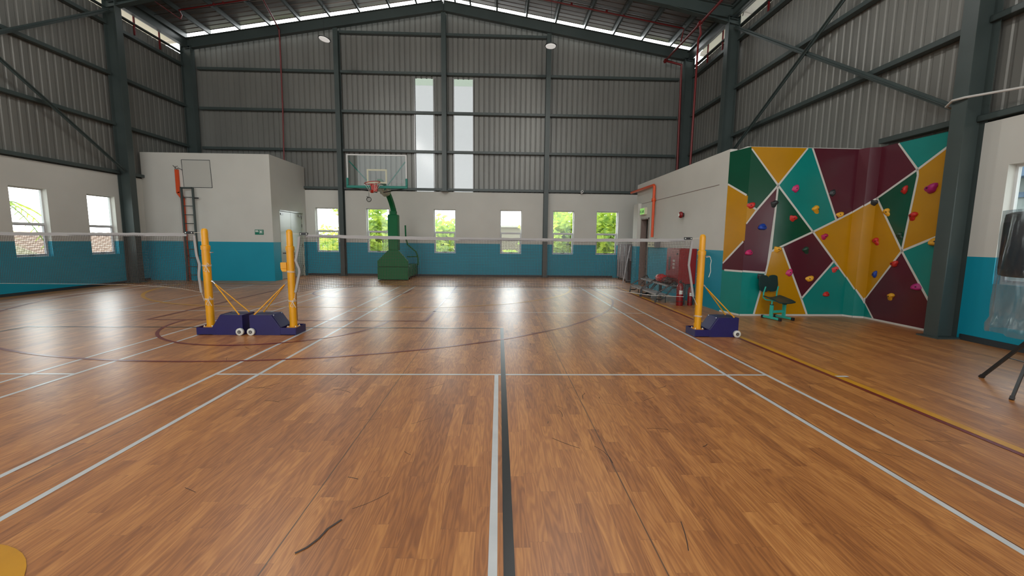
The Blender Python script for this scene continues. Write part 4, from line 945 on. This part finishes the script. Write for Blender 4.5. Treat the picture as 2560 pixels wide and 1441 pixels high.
# ================================================================== OFFICE WALL ITEMS
xs_ = empty('exit_sign', (4.70, 9.32, 2.44)); tag(xs_, 'lit green exit sign above the office doorway', 'exit sign')
MB().box(-0.035, 0.05, -0.22, 0.22, -0.11, 0.11).build('housing', cream, xs_)
MB().box(-0.039, -0.035, -0.205, 0.205, -0.095, 0.095).build('sign_face', exitlit, xs_)
ec = MB(); dk_ = signgreen
def glyph(mb, x, y0, z0, s, strokes):
    for (a, b, c, d) in strokes: mb.bar((x, y0 - a * s, z0 + b * s), (x, y0 - c * s, z0 + d * s), 0.012, 0.003, up=(1, 0, 0))
# wall faces -x: text runs towards -y
LET = {'K': [(0, 0, 0, 1), (0, .5, .5, 1), (0, .5, .5, 0)], 'E': [(0, 0, 0, 1), (0, 0, .5, 0), (0, .5, .4, .5), (0, 1, .5, 1)], 'L': [(0, 0, 0, 1), (0, 0, .5, 0)], 'U': [(0, 0, 0, 1), (0, 0, .5, 0), (.5, 0, .5, 1)], 'A': [(0, 0, .25, 1), (.25, 1, .5, 0), (.1, .4, .4, .4)], 'R': [(0, 0, 0, 1), (0, 1, .5, .8), (.5, .8, 0, .5), (0, .5, .5, 0)]}
for i, ch in enumerate('KELUAR'): glyph(ec, -0.041, 0.19 - i * 0.065, -0.05, 0.08, LET[ch])
ec.build('sign_letters', mat('dark_green_letters', (0.0, 0.09, 0.03), 0.5), xs_)
fb = empty('fire_bell', (4.745, 6.36, 2.16)); tag(fb, 'round red fire alarm bell on the white office wall', 'alarm bell')
MB().lathe((0, 0, 0), [(0.055, 0.0), (0.055, -0.05)], None, 20, 'x').build('back_box', dark, fb)
MB().lathe((0, 0, 0), [(0.08, -0.045), (0.085, -0.07), (0.07, -0.10), (0.045, -0.115), (0.012, -0.12)], None, 28, 'x').build('gong', extred, fb)
MB().lathe((0, 0, 0), [(0.04, -0.117), (0.04, -0.121)], None, 20, 'x').build('label_disc', signwhite, fb)
sb = empty('switch_box', (4.74, 8.2, 1.42)); tag(sb, 'cream electrical switch boxes under the orange pipe', 'switch box')
for y in (-0.22, 0.12):
    q = MB().box(-0.09, 0, y, y + 0.30, -0.12, 0.12).build('enclosure', cream, sb, bevel=0.005)
    g = MB()
    for zz in (-0.05, 0.05): g.box(-0.094, -0.09, y + 0.05, y + 0.13, zz - 0.02, zz + 0.02); g.box(-0.094, -0.09, y + 0.17, y + 0.25, zz - 0.02, zz + 0.02)
    g.build('switch', greym, q)
MB().box(-0.13, 0, -0.36, -0.25, -0.13, 0.14).build('side_bracket', mat('grey_bracket', (0.16, 0.16, 0.16), 0.5), sb)
cbn = empty('hose_reel_cabinet', (4.75, 5.9, 0.0)); tag(cbn, 'red hose reel cabinet mounted on the teal part of the office wall', 'hose reel cabinet')
MB().box(-0.40, 0.0, -0.40, 0.40, 0.46, 1.31).build('cabinet_body', cabred, cbn, bevel=0.004)
dr = MB().box(-0.415, -0.40, -0.38, 0.38, 0.48, 1.29).build('door', cabred, cbn, bevel=0.003)
MB().box(-0.42, -0.415, 0.12, 0.22, 0.76, 1.10).build('window_slot', dark, dr)
MB().lathe((-0.41, -0.27, 1.18), [(0.028, 0), (0.028, -0.012)], None, 16, 'x').build('lock', dark, dr)
tx = MB(); random.seed(11)
for r_ in range(3):
    z = 0.98 - r_ * 0.085
    for ch in range(2):
        y = -0.02 - ch * 0.075
        for st in range(4): tx.box(-0.4175, -0.415, y - 0.055, y, z + st * 0.014, z + st * 0.014 + 0.008)
        tx.box(-0.4175, -0.415, y - 0.035, y - 0.022, z, z + 0.05)
tx.build('printed_characters', signwhite, dr)
pr_ = MB(); pr_.tube([(-0.2, 0.36, 0.46), (-0.15, 0.30, 0.30), (-0.10, 0.2, 0.22)], 0.012, None, 6); pr_.build('hose_end', dark, cbn)
def extinguisher(loc, h, r, label):
    t = empty('fire_extinguisher', loc); tag(t, label, 'fire extinguisher', 'fire extinguishers on the floor by the cabinet')
    MB().lathe((0, 0, 0), [(r * 0.95, 0.0), (r, 0.02), (r, h * 0.72), (r * 0.85, h * 0.80), (r * 0.35, h * 0.86), (r * 0.3, h * 0.88)], None, 24).build('cylinder', extred, t)
    MB().box(-0.02, 0.02, -0.03, 0.03, h * 0.88, h * 0.94).build('valve', dark, t)
    MB().bar((0, 0.02, h * 0.93), (-0.02, -0.10, h), 0.02, 0.012).bar((0, 0.02, h * 0.89), (-0.02, -0.08, h * 0.90), 0.02, 0.01).build('lever_handle', dark, t)
    MB().tube([(0.02, 0, h * 0.90), (r + 0.03, -0.01, h * 0.82), (r + 0.035, -0.01, h * 0.4), (r + 0.03, -0.01, 0.12)], 0.012, None, 8).build('hose', dark, t)
    MB().tube([(r + 0.03, -0.01, 0.16), (r + 0.03, -0.01, 0.02)], [0.014, 0.028], None, 10).build('discharge_horn', dark, t)
    lb = MB(); vs = []
    for i in range(9):
        a = R(235 + i * 7)
        for z in (h * 0.45, h * 0.60): vs.append(((r + 0.0015) * math.cos(a), (r + 0.0015) * math.sin(a), z))
    lb.add(vs, [(2 * i, 2 * i + 2, 2 * i + 3, 2 * i + 1) for i in range(8)]); lb.build('paper_label', signwhite, t)
    MB().lathe((0, 0, 0), [(r + 0.003, h * 0.16), (r + 0.003, h * 0.18)], None, 24).build('strap', dark, t)
extinguisher((4.22, 5.10, 0), 0.60, 0.078, 'larger red fire extinguisher with white label beneath the hose reel cabinet')
extinguisher((4.47, 5.12, 0), 0.50, 0.055, 'smaller red fire extinguisher standing nearest the wall')

# two tier step benches
def step_bench(y0, y1, label):
    t = empty('step_bench', (3.80, (y0 + y1) / 2, 0)); tag(t, label, 'step bench', 'two step benches in front of the office wall')
    yc_ = (y0 + y1) / 2
    for y in (y0 - yc_, y1 - yc_):
        f = MB(); f.tube([(0.0, y, 0), (0.02, y, 0.19), (0.06, y, 0.25), (0.33, y, 0.42), (0.44, y, 0.50), (0.49, y, 0.49), (0.52, y, 0.42), (0.53, y, 0.0)], 0.018, None, 8)
        f.build('side_frame', black_metal, t)
        f = MB(); f.tube([(0.015, y, 0.09), (0.14, y, 0.08), (0.22, y, 0.13), (0.40, y, 0.36), (0.52, y, 0.37)], 0.015, None, 8); f.build('inner_frame', black_metal, t)
        f = MB(); f.tube([(0.25, y, 0.17), (0.25, y, 0.0)], 0.012, None, 8); f.build('middle_leg', black_metal, t)
    for x, z in ((0.03, 0.19), (0.30, 0.40)):
        p = MB(); p.box(x, x + 0.22, y0 - yc_ + 0.012, y1 - yc_ - 0.012, z, z + 0.025); p.build('step_plank', plank, t, bevel=0.003)
        e = MB(); e.box(x - 0.008, x, y0 - yc_ + 0.012, y1 - yc_ - 0.012, z - 0.012, z + 0.028); e.build('plank_edge', mat('light_grey_edge_%d' % int(z * 100), (0.33, 0.33, 0.33), 0.5), t)
    for x, z in ((0.25, 0.17), (0.52, 0.37)): MB().tube([(x, y0 - yc_, z), (x, y1 - yc_, z)], 0.011, None, 8).build('cross_bar', black_metal, t)
step_bench(6.62, 7.50, 'far step bench standing by the open office doorway')
step_bench(5.50, 6.52, 'near step bench with a red bag on its upper step')
bg_ = MB(); rnd = random.Random(9); vs = []; n, k_ = 20, 12
for i in range(k_ + 1):
    t_ = math.pi * i / k_
    for j in range(n):
        a = 2 * math.pi * j / n; r_ = 1 + rnd.uniform(-0.09, 0.09)
        vs.append((0.13 * r_ * math.sin(t_) * math.cos(a), 0.24 * math.cos(t_) * r_, 0.115 + 0.11 * r_ * math.sin(t_) * math.sin(a)))
bg_.add(vs, [(i * n + j, i * n + (j + 1) % n, (i + 1) * n + (j + 1) % n, (i + 1) * n + j) for i in range(k_) for j in range(n)], None, True)
bo = bg_.build('ball_bag', mat('shiny_red_plastic', (0.45, 0.02, 0.025), 0.25)); bo.location = (4.20, 6.22, 0.425)
tag(bo, 'crumpled shiny red bag lying on the near step bench', 'bag')
bn = MB(); rnd = random.Random(2)
for q in range(9):
    r_ = 0.075; cxx, cyy = rnd.uniform(-0.03, 0.03), -0.25 + q * 0.055; cz = 0.075 + rnd.uniform(0, 0.02)
    bn.tube([(cxx + 0.11 * math.cos(R(a)), cyy, cz + r_ * math.sin(R(a))) for a in range(0, 360, 24)], 0.004, None, 4, closed=True)
for q in range(10):
    a = R(q * 36); bn.tube([(0.11 * math.cos(a), -0.25 + i * 0.055, 0.08 + 0.08 * math.sin(a)) for i in range(9)], 0.004, None, 4)
bno = bn.build('ball_net', dark); bno.location = (4.20, 5.78, 0.425); tag(bno, 'black mesh ball net slumped on the near step bench beside the red bag', 'ball net')
for q in range(2):
    bl_ = MB(); bl_.lathe((0, 0, 0.0), [(0.001, -0.07)] + [(0.07 * math.cos(R(a)), 0.07 * math.sin(R(a))) for a in range(-75, 90, 15)], None, 18)
    b_o = bl_.build('ball', mat('dark_brown_ball_%d' % q, (0.05, 0.015, 0.012), 0.4)); b_o.location = (4.20, 5.66 + q * 0.17, 0.505)
    tag(b_o, 'dark ball inside the black mesh net, %s' % ('nearer the extinguishers' if q == 0 else 'nearer the red bag'), 'ball', 'balls in the mesh net')

# folded tables
def folded_table(y, i, label, dark_lo):
    t = empty('folded_table', (4.62, y, 0), R(-4 + i * 1.5)); tag(t, label, 'folded table', 'folded tables stored at the end of the office')
    for s_ in (0.0, 0.13):
        MB().box(0.0, 0.72, s_, s_ + 0.028, 0.09, 1.36 - 0.01 * i).build('table_top', grey_table, t, bevel=0.003)
    MB().box(0.004, 0.70, 0.030, 0.128, 0.10, 0.74 if dark_lo else 1.25).build('under_frame', dark_table, t)
    for x in (0.06, 0.62): MB().box(x, x + 0.03, 0.04, 0.07, 0.05, 1.2).build('leg', black_metal, t)
    for x in (0.05, 0.63): MB().lathe((x + 0.02, 0.055, 0.03), [(0.03, -0.012), (0.03, 0.012)], None, 12, 'x').build('caster', dark, t)
tl = ['farthest of the folded grey tables, touching the far window wall', 'second folded grey table from the far window wall', 'third folded grey table from the far window wall', 'fourth folded grey table from the far window wall', 'fifth folded grey table, behind the dark front one']
for i in range(5): folded_table(11.75 - i * 0.30, i, tl[i], i % 2 == 0)
ft = empty('folded_table', (4.50, 10.24, 0), R(3)); tag(ft, 'dark folded table standing at the front of the stored tables', 'folded table', 'folded tables stored at the end of the office')
MB().box(0, 0.50, 0, 0.03, 0.07, 1.36).build('table_top', mat('mid_grey_board', (0.17, 0.17, 0.18), 0.5), ft, bevel=0.003)
MB().box(0.05, 0.48, -0.012, 0.0, 0.10, 0.78).build('lower_panel', dark_table, ft)
MB().box(0.04, 0.10, -0.02, 0.0, 0.42, 0.86).build('hinge_plate', dark, ft)
MB().box(0, 0.5, -0.02, 0.05, 0.02, 0.07).build('base_bar', dark, ft)
pl_ = MB(); pl_.tube([(4.33, 10.02, 0.0), (4.58, 10.14, 1.33)], 0.017, None, 8)
tag(pl_.build('pole', mat('pale_aluminium', (0.5, 0.5, 0.52), 0.4)), 'pale metal pole leaning diagonally against the dark folded table', 'pole')

# ================================================================== CHAIR
ch = empty('student_chair', (5.44, 3.44, 0), R(14)); tag(ch, 'dark green plastic chair on turquoise sled legs by the climbing wall', 'chair')
seat = MB(); vs = []; n = 10
for i in range(n + 1):
    s = i / n; y = 0.17 - 0.37 * s
    z = 0.405 + 0.018 * math.cos(s * math.pi * 1.2) - (0.03 * max(0, s - 0.75) / 0.25)
    for j in range(9):
        u = j / 8 - 0.5; w = 0.40 - 0.03 * (s - 0.4) ** 2
        vs.append((u * w, y + 0.015 * (1 - 4 * u * u) * (-1 if i == n else 0), z + 0.035 * (2 * u) ** 2 * (1 - s * 0.6) - 0.01))
m_ = len(vs); vs += [(a, b_, c - 0.022) for a, b_, c in vs]
fs = [];
for i in range(n):
    for j in range(8):
        q = i * 9 + j; fs += [(q, q + 1, q + 10, q + 9), (q + m_, q + 9 + m_, q + 10 + m_, q + 1 + m_)]
for i in range(n):
    for j in (0, 8): q = i * 9 + j; fs.append((q, q + 9, q + 9 + m_, q + m_))
for j in range(8):
    for i in (0, n): q = i * 9 + j; fs.append((q, q + 1, q + 1 + m_, q + m_))
seat.add(vs, fs, None, True); seat.build('seat', chairp, ch)
bk = MB()
outl = []
for a in range(0, 181, 15): outl.append((0.105 + 0.095 * math.cos(R(a)), 0.80 + 0.045 * math.sin(R(a))))
outl = [p for p in outl] + [(0.0, 0.788)] + [(-0.105 + 0.095 * math.cos(R(a)), 0.80 + 0.045 * math.sin(R(a))) for a in range(0, 181, 15)]
outl += [(-0.21, 0.66), (-0.19, 0.55), (-0.14, 0.515), (-0.05, 0.51), (-0.02, 0.535), (0.02, 0.535), (0.05, 0.51), (0.14, 0.515), (0.19, 0.55), (0.21, 0.66)]
bk.prism(outl, 'y', 0.0, 0.022); bko = bk.build('backrest', chairp, ch, bevel=0.004); bko.scale = (1.12, 1, 1); bko.location = (0, 0.18, 0); bko.rotation_euler = (R(-6), 0, 0)
sl = MB()
for i in range(7):
    z = 0.57 + i * 0.034
    sl.box(-0.16, -0.03, -0.003, 0.0, z, z + 0.008); sl.box(0.03, 0.16, -0.003, 0.0, z, z + 0.008)
for z in (0.60, 0.67, 0.74): sl.box(-0.012, 0.012, -0.003, 0.0, z, z + 0.035)
sl.build('back_slots', skirt, bko)
for s in (-1, 1):
    x = s * 0.155
    f = MB(); f.tube([(x, 0.17, 0.62), (x * 1.05, 0.20, 0.50), (x * 1.05, 0.20, 0.40), (x, 0.14, 0.365), (x, -0.10, 0.37)], 0.013, None, 8); f.build('back_tube', chairf, ch)
    f = MB(); f.box(x - 0.019, x + 0.019, -0.03, 0.03, 0.05, 0.29); f.build('upright', chairf, ch, bevel=0.006)
    MB().tube([(x, 0, 0.28), (x, 0, 0.375)], 0.014, None, 10).build('height_tube', chairf, ch)
    MB().box(x - 0.021, x + 0.021, -0.032, 0.032, 0.283, 0.295).build('clamp_ring', dark, ch)
    f = MB(); f.box(x - 0.021, x + 0.021, -0.20, 0.17, 0.012, 0.055); fo_ = f.build('foot_rail', chairf, ch, bevel=0.008)
    for y in (-0.225, 0.165): MB().box(x - 0.024, x + 0.024, y, y + 0.045, 0.0, 0.058).build('foot_cap', dark, fo_, bevel=0.006)
MB().box(-0.155, 0.155, -0.012, 0.012, 0.125, 0.175).build('stretcher', chairf, ch, bevel=0.004)

# ================================================================== TRIPOD AND WRAPPED SPEAKER
tc_ = Vector((5.40, -0.55, 0)); tp_ = empty('tripod_stand', tc_); tag(tp_, 'black tripod stand beneath the wrapped speaker', 'tripod stand')
feet = [Vector((5.44, -0.08, 0)), Vector((4.97, -0.74, 0)), Vector((5.79, -0.83, 0))]
MB().tube([(0, 0, 0.25), (0, 0, 1.16)], 0.018, None, 10).build('pole', black_metal, tp_)
MB().tube([(0, 0, 0.56), (0, 0, 0.66)], 0.032, None, 12).build('collar', dark, tp_)
MB().tube([(0, 0, 0.26), (0, 0, 0.32)], 0.028, None, 12).build('lower_collar', dark, tp_)
for f in feet:
    d = f - tc_
    lg = MB(); lg.bar((d.x * 0.04, d.y * 0.04, 0.60), (d.x, d.y, 0.012), 0.022, 0.03); lo_ = lg.build('leg', black_metal, tp_)
    m2 = Vector((d.x, d.y, 0)) * 0.52; MB().bar((d.x * 0.04, d.y * 0.04, 0.29), (m2.x, m2.y, 0.295), 0.012, 0.006).build('brace', black_metal, tp_)
    MB().bar((d.x * 0.97, d.y * 0.97, 0.03), (d.x * 1.02, d.y * 1.02, 0.0), 0.03, 0.036).build('rubber_foot', dark, lo_)
sp = MB(); prof = [(0.30, 1.165), (0.33, 1.18), (0.335, 1.22), (0.335, 1.74), (0.33, 1.79), (0.29, 1.81)]
sp.lathe((0, 0, 0), prof, None, 40); so_ = sp.build('speaker', mat('black_speaker_shell', (0.014, 0.015, 0.018), 0.35)); so_.location = tc_
tag(so_, 'bulky black speaker wrapped in clear plastic, on the tripod stand', 'speaker')
MB().add([(0.337 * math.cos(R(a)), 0.337 * math.sin(R(a)), z) for a in (190, 196, 202) for z in (1.27, 1.33)], [(0, 2, 3, 1), (2, 4, 5, 3)]).build('rating_label', signwhite, so_)
gr = MB().lathe((0, 0, 0), [(0.336, 1.24), (0.337, 1.25), (0.337, 1.70), (0.336, 1.71)], None, 40).build('grille', mat('dark_speaker_grille', (0.02, 0.022, 0.028), 0.6), so_)
pb = MB(); rnd = random.Random(6); n = 72; rows = 16; vs = []
for i in range(rows + 1):
    s = i / rows; z = 1.83 - 1.24 * s
    for j in range(n):
        a = 2 * math.pi * j / n
        fold = 0.010 * math.sin(a * 9 + s * 3) + 0.007 * math.sin(a * 17 + s * 9 + 1) + 0.003 * rnd.uniform(-1, 1)
        r_ = 0.347 + fold * (0.3 + 1.4 * s) - 0.02 * max(0, s - 0.5) + (0.02 if i >= rows - 1 else 0)
        vs.append((r_ * math.cos(a), r_ * math.sin(a), z + 0.012 * math.sin(a * 5) * s))
pb.add(vs, [(i * n + j, i * n + (j + 1) % n, (i + 1) * n + (j + 1) % n, (i + 1) * n + j) for i in range(rows) for j in range(n)] + [tuple(range(n))], None, True)
po_ = pb.build('plastic_cover', bag_film); po_.location = tc_
tag(po_, 'clear crinkled plastic cover draped over the speaker and hanging below it', 'plastic cover')

# ================================================================== OUTSIDE
GZ = -4.0
g = MB().box(-120, 120, -60, 140, GZ - 0.3, GZ).build('ground_outside', noisy(mat('pale_grass_ground', (0.38, 0.36, 0.33), 0.9), 0.5, 0.2)); struct(g, 'pale grassy ground outside the hall', 'ground')
ap = MB().box(-12.6, 8.2, YB - 0.4, 13.0, GZ, -0.31).build('floor_slab', mat('concrete', (0.4, 0.4, 0.38), 0.8)); struct(ap, 'concrete building base under the hall floor', 'slab')
def leafmat(name, c1, c2):
    m = bpy.data.materials.new(name); m.use_nodes = True; t = m.node_tree; t.nodes.clear()
    o = t.nodes.new('ShaderNodeOutputMaterial'); mixn = t.nodes.new('ShaderNodeMixShader'); mixn.inputs[0].default_value = 0.45
    d = t.nodes.new('ShaderNodeBsdfDiffuse'); tr = t.nodes.new('ShaderNodeBsdfTranslucent')
    tcn = t.nodes.new('ShaderNodeTexCoord'); n = t.nodes.new('ShaderNodeTexNoise'); n.inputs['Scale'].default_value = 2.2; n.inputs['Detail'].default_value = 3
    t.links.new(tcn.outputs['Object'], n.inputs['Vector'])
    r = t.nodes.new('ShaderNodeValToRGB'); r.color_ramp.elements[0].position = 0.38; r.color_ramp.elements[0].color = (*c1, 1); r.color_ramp.elements[1].position = 0.62; r.color_ramp.elements[1].color = (*c2, 1)
    t.links.new(n.outputs['Fac'], r.inputs[0]); t.links.new(r.outputs[0], d.inputs[0]); t.links.new(r.outputs[0], tr.inputs[0])
    t.links.new(d.outputs[0], mixn.inputs[1]); t.links.new(tr.outputs[0], mixn.inputs[2]); t.links.new(mixn.outputs[0], o.inputs[0])
    return m
leafA = leafmat('yellow_green_leaves', (0.34, 0.50, 0.16), (0.70, 0.78, 0.14))
bark = mat('bark', (0.12, 0.08, 0.05), 0.9)
def tree(x, y, zc, rx, rz, label, seed, nleaf=3200, size=0.24):
    rnd = random.Random(seed); t = empty('tree', (x, y, GZ)); tag(t, label, 'tree', 'trees outside the far wall')
    tr = MB(); tr.tube([(0, 0, 0), (0.1, 0, (zc - GZ) * 0.5), (0, 0.1, zc - GZ + rz * 0.3)], [0.22, 0.16, 0.06], None, 8)
    for i in range(7):
        a = rnd.uniform(0, 6.28); z0 = (zc - GZ) * rnd.uniform(0.5, 0.9); tr.tube([(0, 0, z0), (rx * 0.6 * math.cos(a), rx * 0.6 * math.sin(a), z0 + rz * 0.5)], [0.08, 0.02], None, 6)
    tr.build('trunk', bark, t)
    lf = MB(); vs = []; fs = []
    cl = [(rnd.gauss(0, 0.45) * rx, rnd.gauss(0, 0.45) * rx, rnd.gauss(0, 0.42) * rz) for _ in range(110)]
    for i in range(nleaf):
        c = cl[rnd.randrange(110)]; rr_ = 0.30 * rx * rnd.random() ** 0.5
        d = Vector((rnd.gauss(0, 1), rnd.gauss(0, 1), rnd.gauss(0, 1))).normalized() * rr_
        p = Vector((c[0], c[1], zc - GZ + c[2])) + d
        if p.z > zc - GZ + rz: continue
        a = Vector((rnd.gauss(0, 1), rnd.gauss(0, 1), rnd.gauss(0, 0.6))).normalized(); b = a.cross(Vector((rnd.gauss(0, 1), rnd.gauss(0, 1), rnd.gauss(0, 1)))).normalized()
        s = size * rnd.uniform(0.6, 1.3); o = len(vs)
        vs += [p - a * s, p + b * s * 0.45, p + a * s, p - b * s * 0.45]; fs.append((o, o + 1, o + 2, o + 3))
    lf.add(vs, fs); lf.build('foliage', leafA, t, recalc=False)
tree(-7.7, 21.0, 1.0, 1.9, 2.6, 'leafy yellow green tree seen through the window behind the hoop', 1, 3800)
tree(-4.6, 26.0, 0.9, 2.5, 2.5, 'leafy tree seen through the window under the daylight strips', 2, 3600)
tree(4.4, 23.0, 1.6, 2.4, 2.8, 'bushy tree seen through the window right of the second column', 3, 4200)
tree(7.6, 22.0, 1.8, 2.6, 3.0, 'dense tree seen through the window beside the folded tables', 4, 4600)
tree(0.9, 20.0, -0.9, 1.6, 1.7, 'low shrubby treetop below the pale sky window', 5, 2400)
tree(-10.9, 20.5, -1.0, 2.2, 2.0, 'low treetop seen through the window beside the storeroom', 6, 3000)
tree(-17.0, 40.0, -0.6, 5.0, 3.2, 'distant rounded treetop beyond the window beside the storeroom', 7, 4200, 0.28)
tree(12.5, 26.0, 1.5, 3.2, 3.0, 'tree standing right of the others outside the far wall', 8, 2500)
bd = empty('distant_building', (4.0, 46.0, GZ)); tag(bd, 'low cream building far behind the pale sky window', 'building')
MB().box(-6, 8, 0, 8, 0, 6.9).build('facade', mat('cream_facade', (0.26, 0.23, 0.17), 0.8), bd)
MB().box(-6.5, 8.5, -0.5, 8.5, 6.9, 7.1).build('flat_roof', mat('pale_roof_edge', (0.5, 0.48, 0.42), 0.8), bd)
def tile_house(y0, y1, x0, x1, zr, col, cnm, label):
    t = empty('neighbour_house', ((x0 + x1) / 2, (y0 + y1) / 2, GZ)); tag(t, label, 'house', 'neighbouring houses outside the left wall')
    cx_, cy_ = (x0 + x1) / 2, (y0 + y1) / 2
    MB().box(x0 - cx_, x1 - 0.5 - cx_, y0 - cy_ + 0.3, y1 - cy_ - 0.3, 0, 3.4).build('house_wall', mat(cnm + '_render', (0.6, 0.56, 0.5), 0.8), t)
    rm_ = MB(); n = 26; ze = 3.2
    for i in range(n):
        a, b = i / n, (i + 1) / n
        xa, xb = x1 - cx_ + (x0 - x1) * a, x1 - cx_ + (x0 - x1) * b; za, zb2 = ze + (zr - GZ - ze) * a, ze + (zr - GZ - ze) * b
        m = 60
        vs = []; 
        for j in range(m + 1):
            y = y0 - cy_ + (y1 - y0) * j / m; w = 0.025 * math.sin(j * math.pi / 1.5)
            vs += [(xa + 0.06, y, za + 0.05 + w), (xb, y, zb2 + 0.03 + w), (xa + 0.06, y, za - 0.01)]
        fs = []
        for j in range(m): q = j * 3; fs += [(q, q + 3, q + 4, q + 1), (q, q + 2, q + 5, q + 3)]
        rm_.add(vs, fs)
    rm_.build('tiled_roof', mat(cnm + '_roof_tile', col, 0.8), t, recalc=False)
tile_house(7.0, 13.9, -21.5, -15.5, 1.42, (0.34, 0.305, 0.20), 'cream', 'neighbouring house with cream tiled roof seen through the left window')
tile_house(14.4, 24.0, -22.5, -16.5, 1.58, (0.36, 0.25, 0.195), 'orange', 'neighbouring house with pale orange tiled roof beyond the left wall')
pm = empty('palm_tree', (-14.5, 7.8, GZ)); tag(pm, 'palm tree with drooping fronds outside the left wall window', 'palm tree')
MB().tube([(0, 0, 0), (0.1, 0, 3), (0, 0, 6.3)], [0.14, 0.11, 0.09], None, 8).build('trunk', bark, pm)
for i in range(9):
    a = i * 0.7; fr_ = MB(); pts = [Vector((0.26 * k * math.cos(a), 0.26 * k * math.sin(a), 6.3 + 0.16 * k - 0.045 * k * k)) for k in range(8)]
    fr_.tube(pts, 0.015, None, 4)
    for k in range(1, 8):
        for s in (-1, 1):
            for q in (0, 0.5):
                p = pts[k] - (pts[k] - pts[k - 1]) * q; d = Vector((-math.sin(a) * s, math.cos(a) * s, -0.5)) * 0.34 + Vector((math.cos(a), math.sin(a), 0)) * 0.18
                w = Vector((math.cos(a), math.sin(a), 0)) * 0.02
                fr_.add([p - w, p + d * 0.5 - w, p + d, p + d * 0.5 + w, p + w], [(0, 1, 2, 3, 4)])
    fr_.build('frond', leafA, pm, recalc=False)
nb = empty('neighbour_building', (15.0, 7.0, GZ)); tag(nb, 'white building with blue eaves band outside the right window', 'building')
MB().box(0, 6, -7, 7, 0, 7.4).build('white_facade', mat('white_render', (0.24, 0.27, 0.27), 0.7), nb)
MB().box(-0.5, 6, -7, 7, 7.4, 8.6).build('blue_fascia', mat('blue_fascia_paint', (0.05, 0.11, 0.20), 0.6), nb)
MB().box(-0.06, 0, -7, 7, 6.85, 7.0).build('blue_line', bpy.data.materials['blue_fascia_paint'], nb)
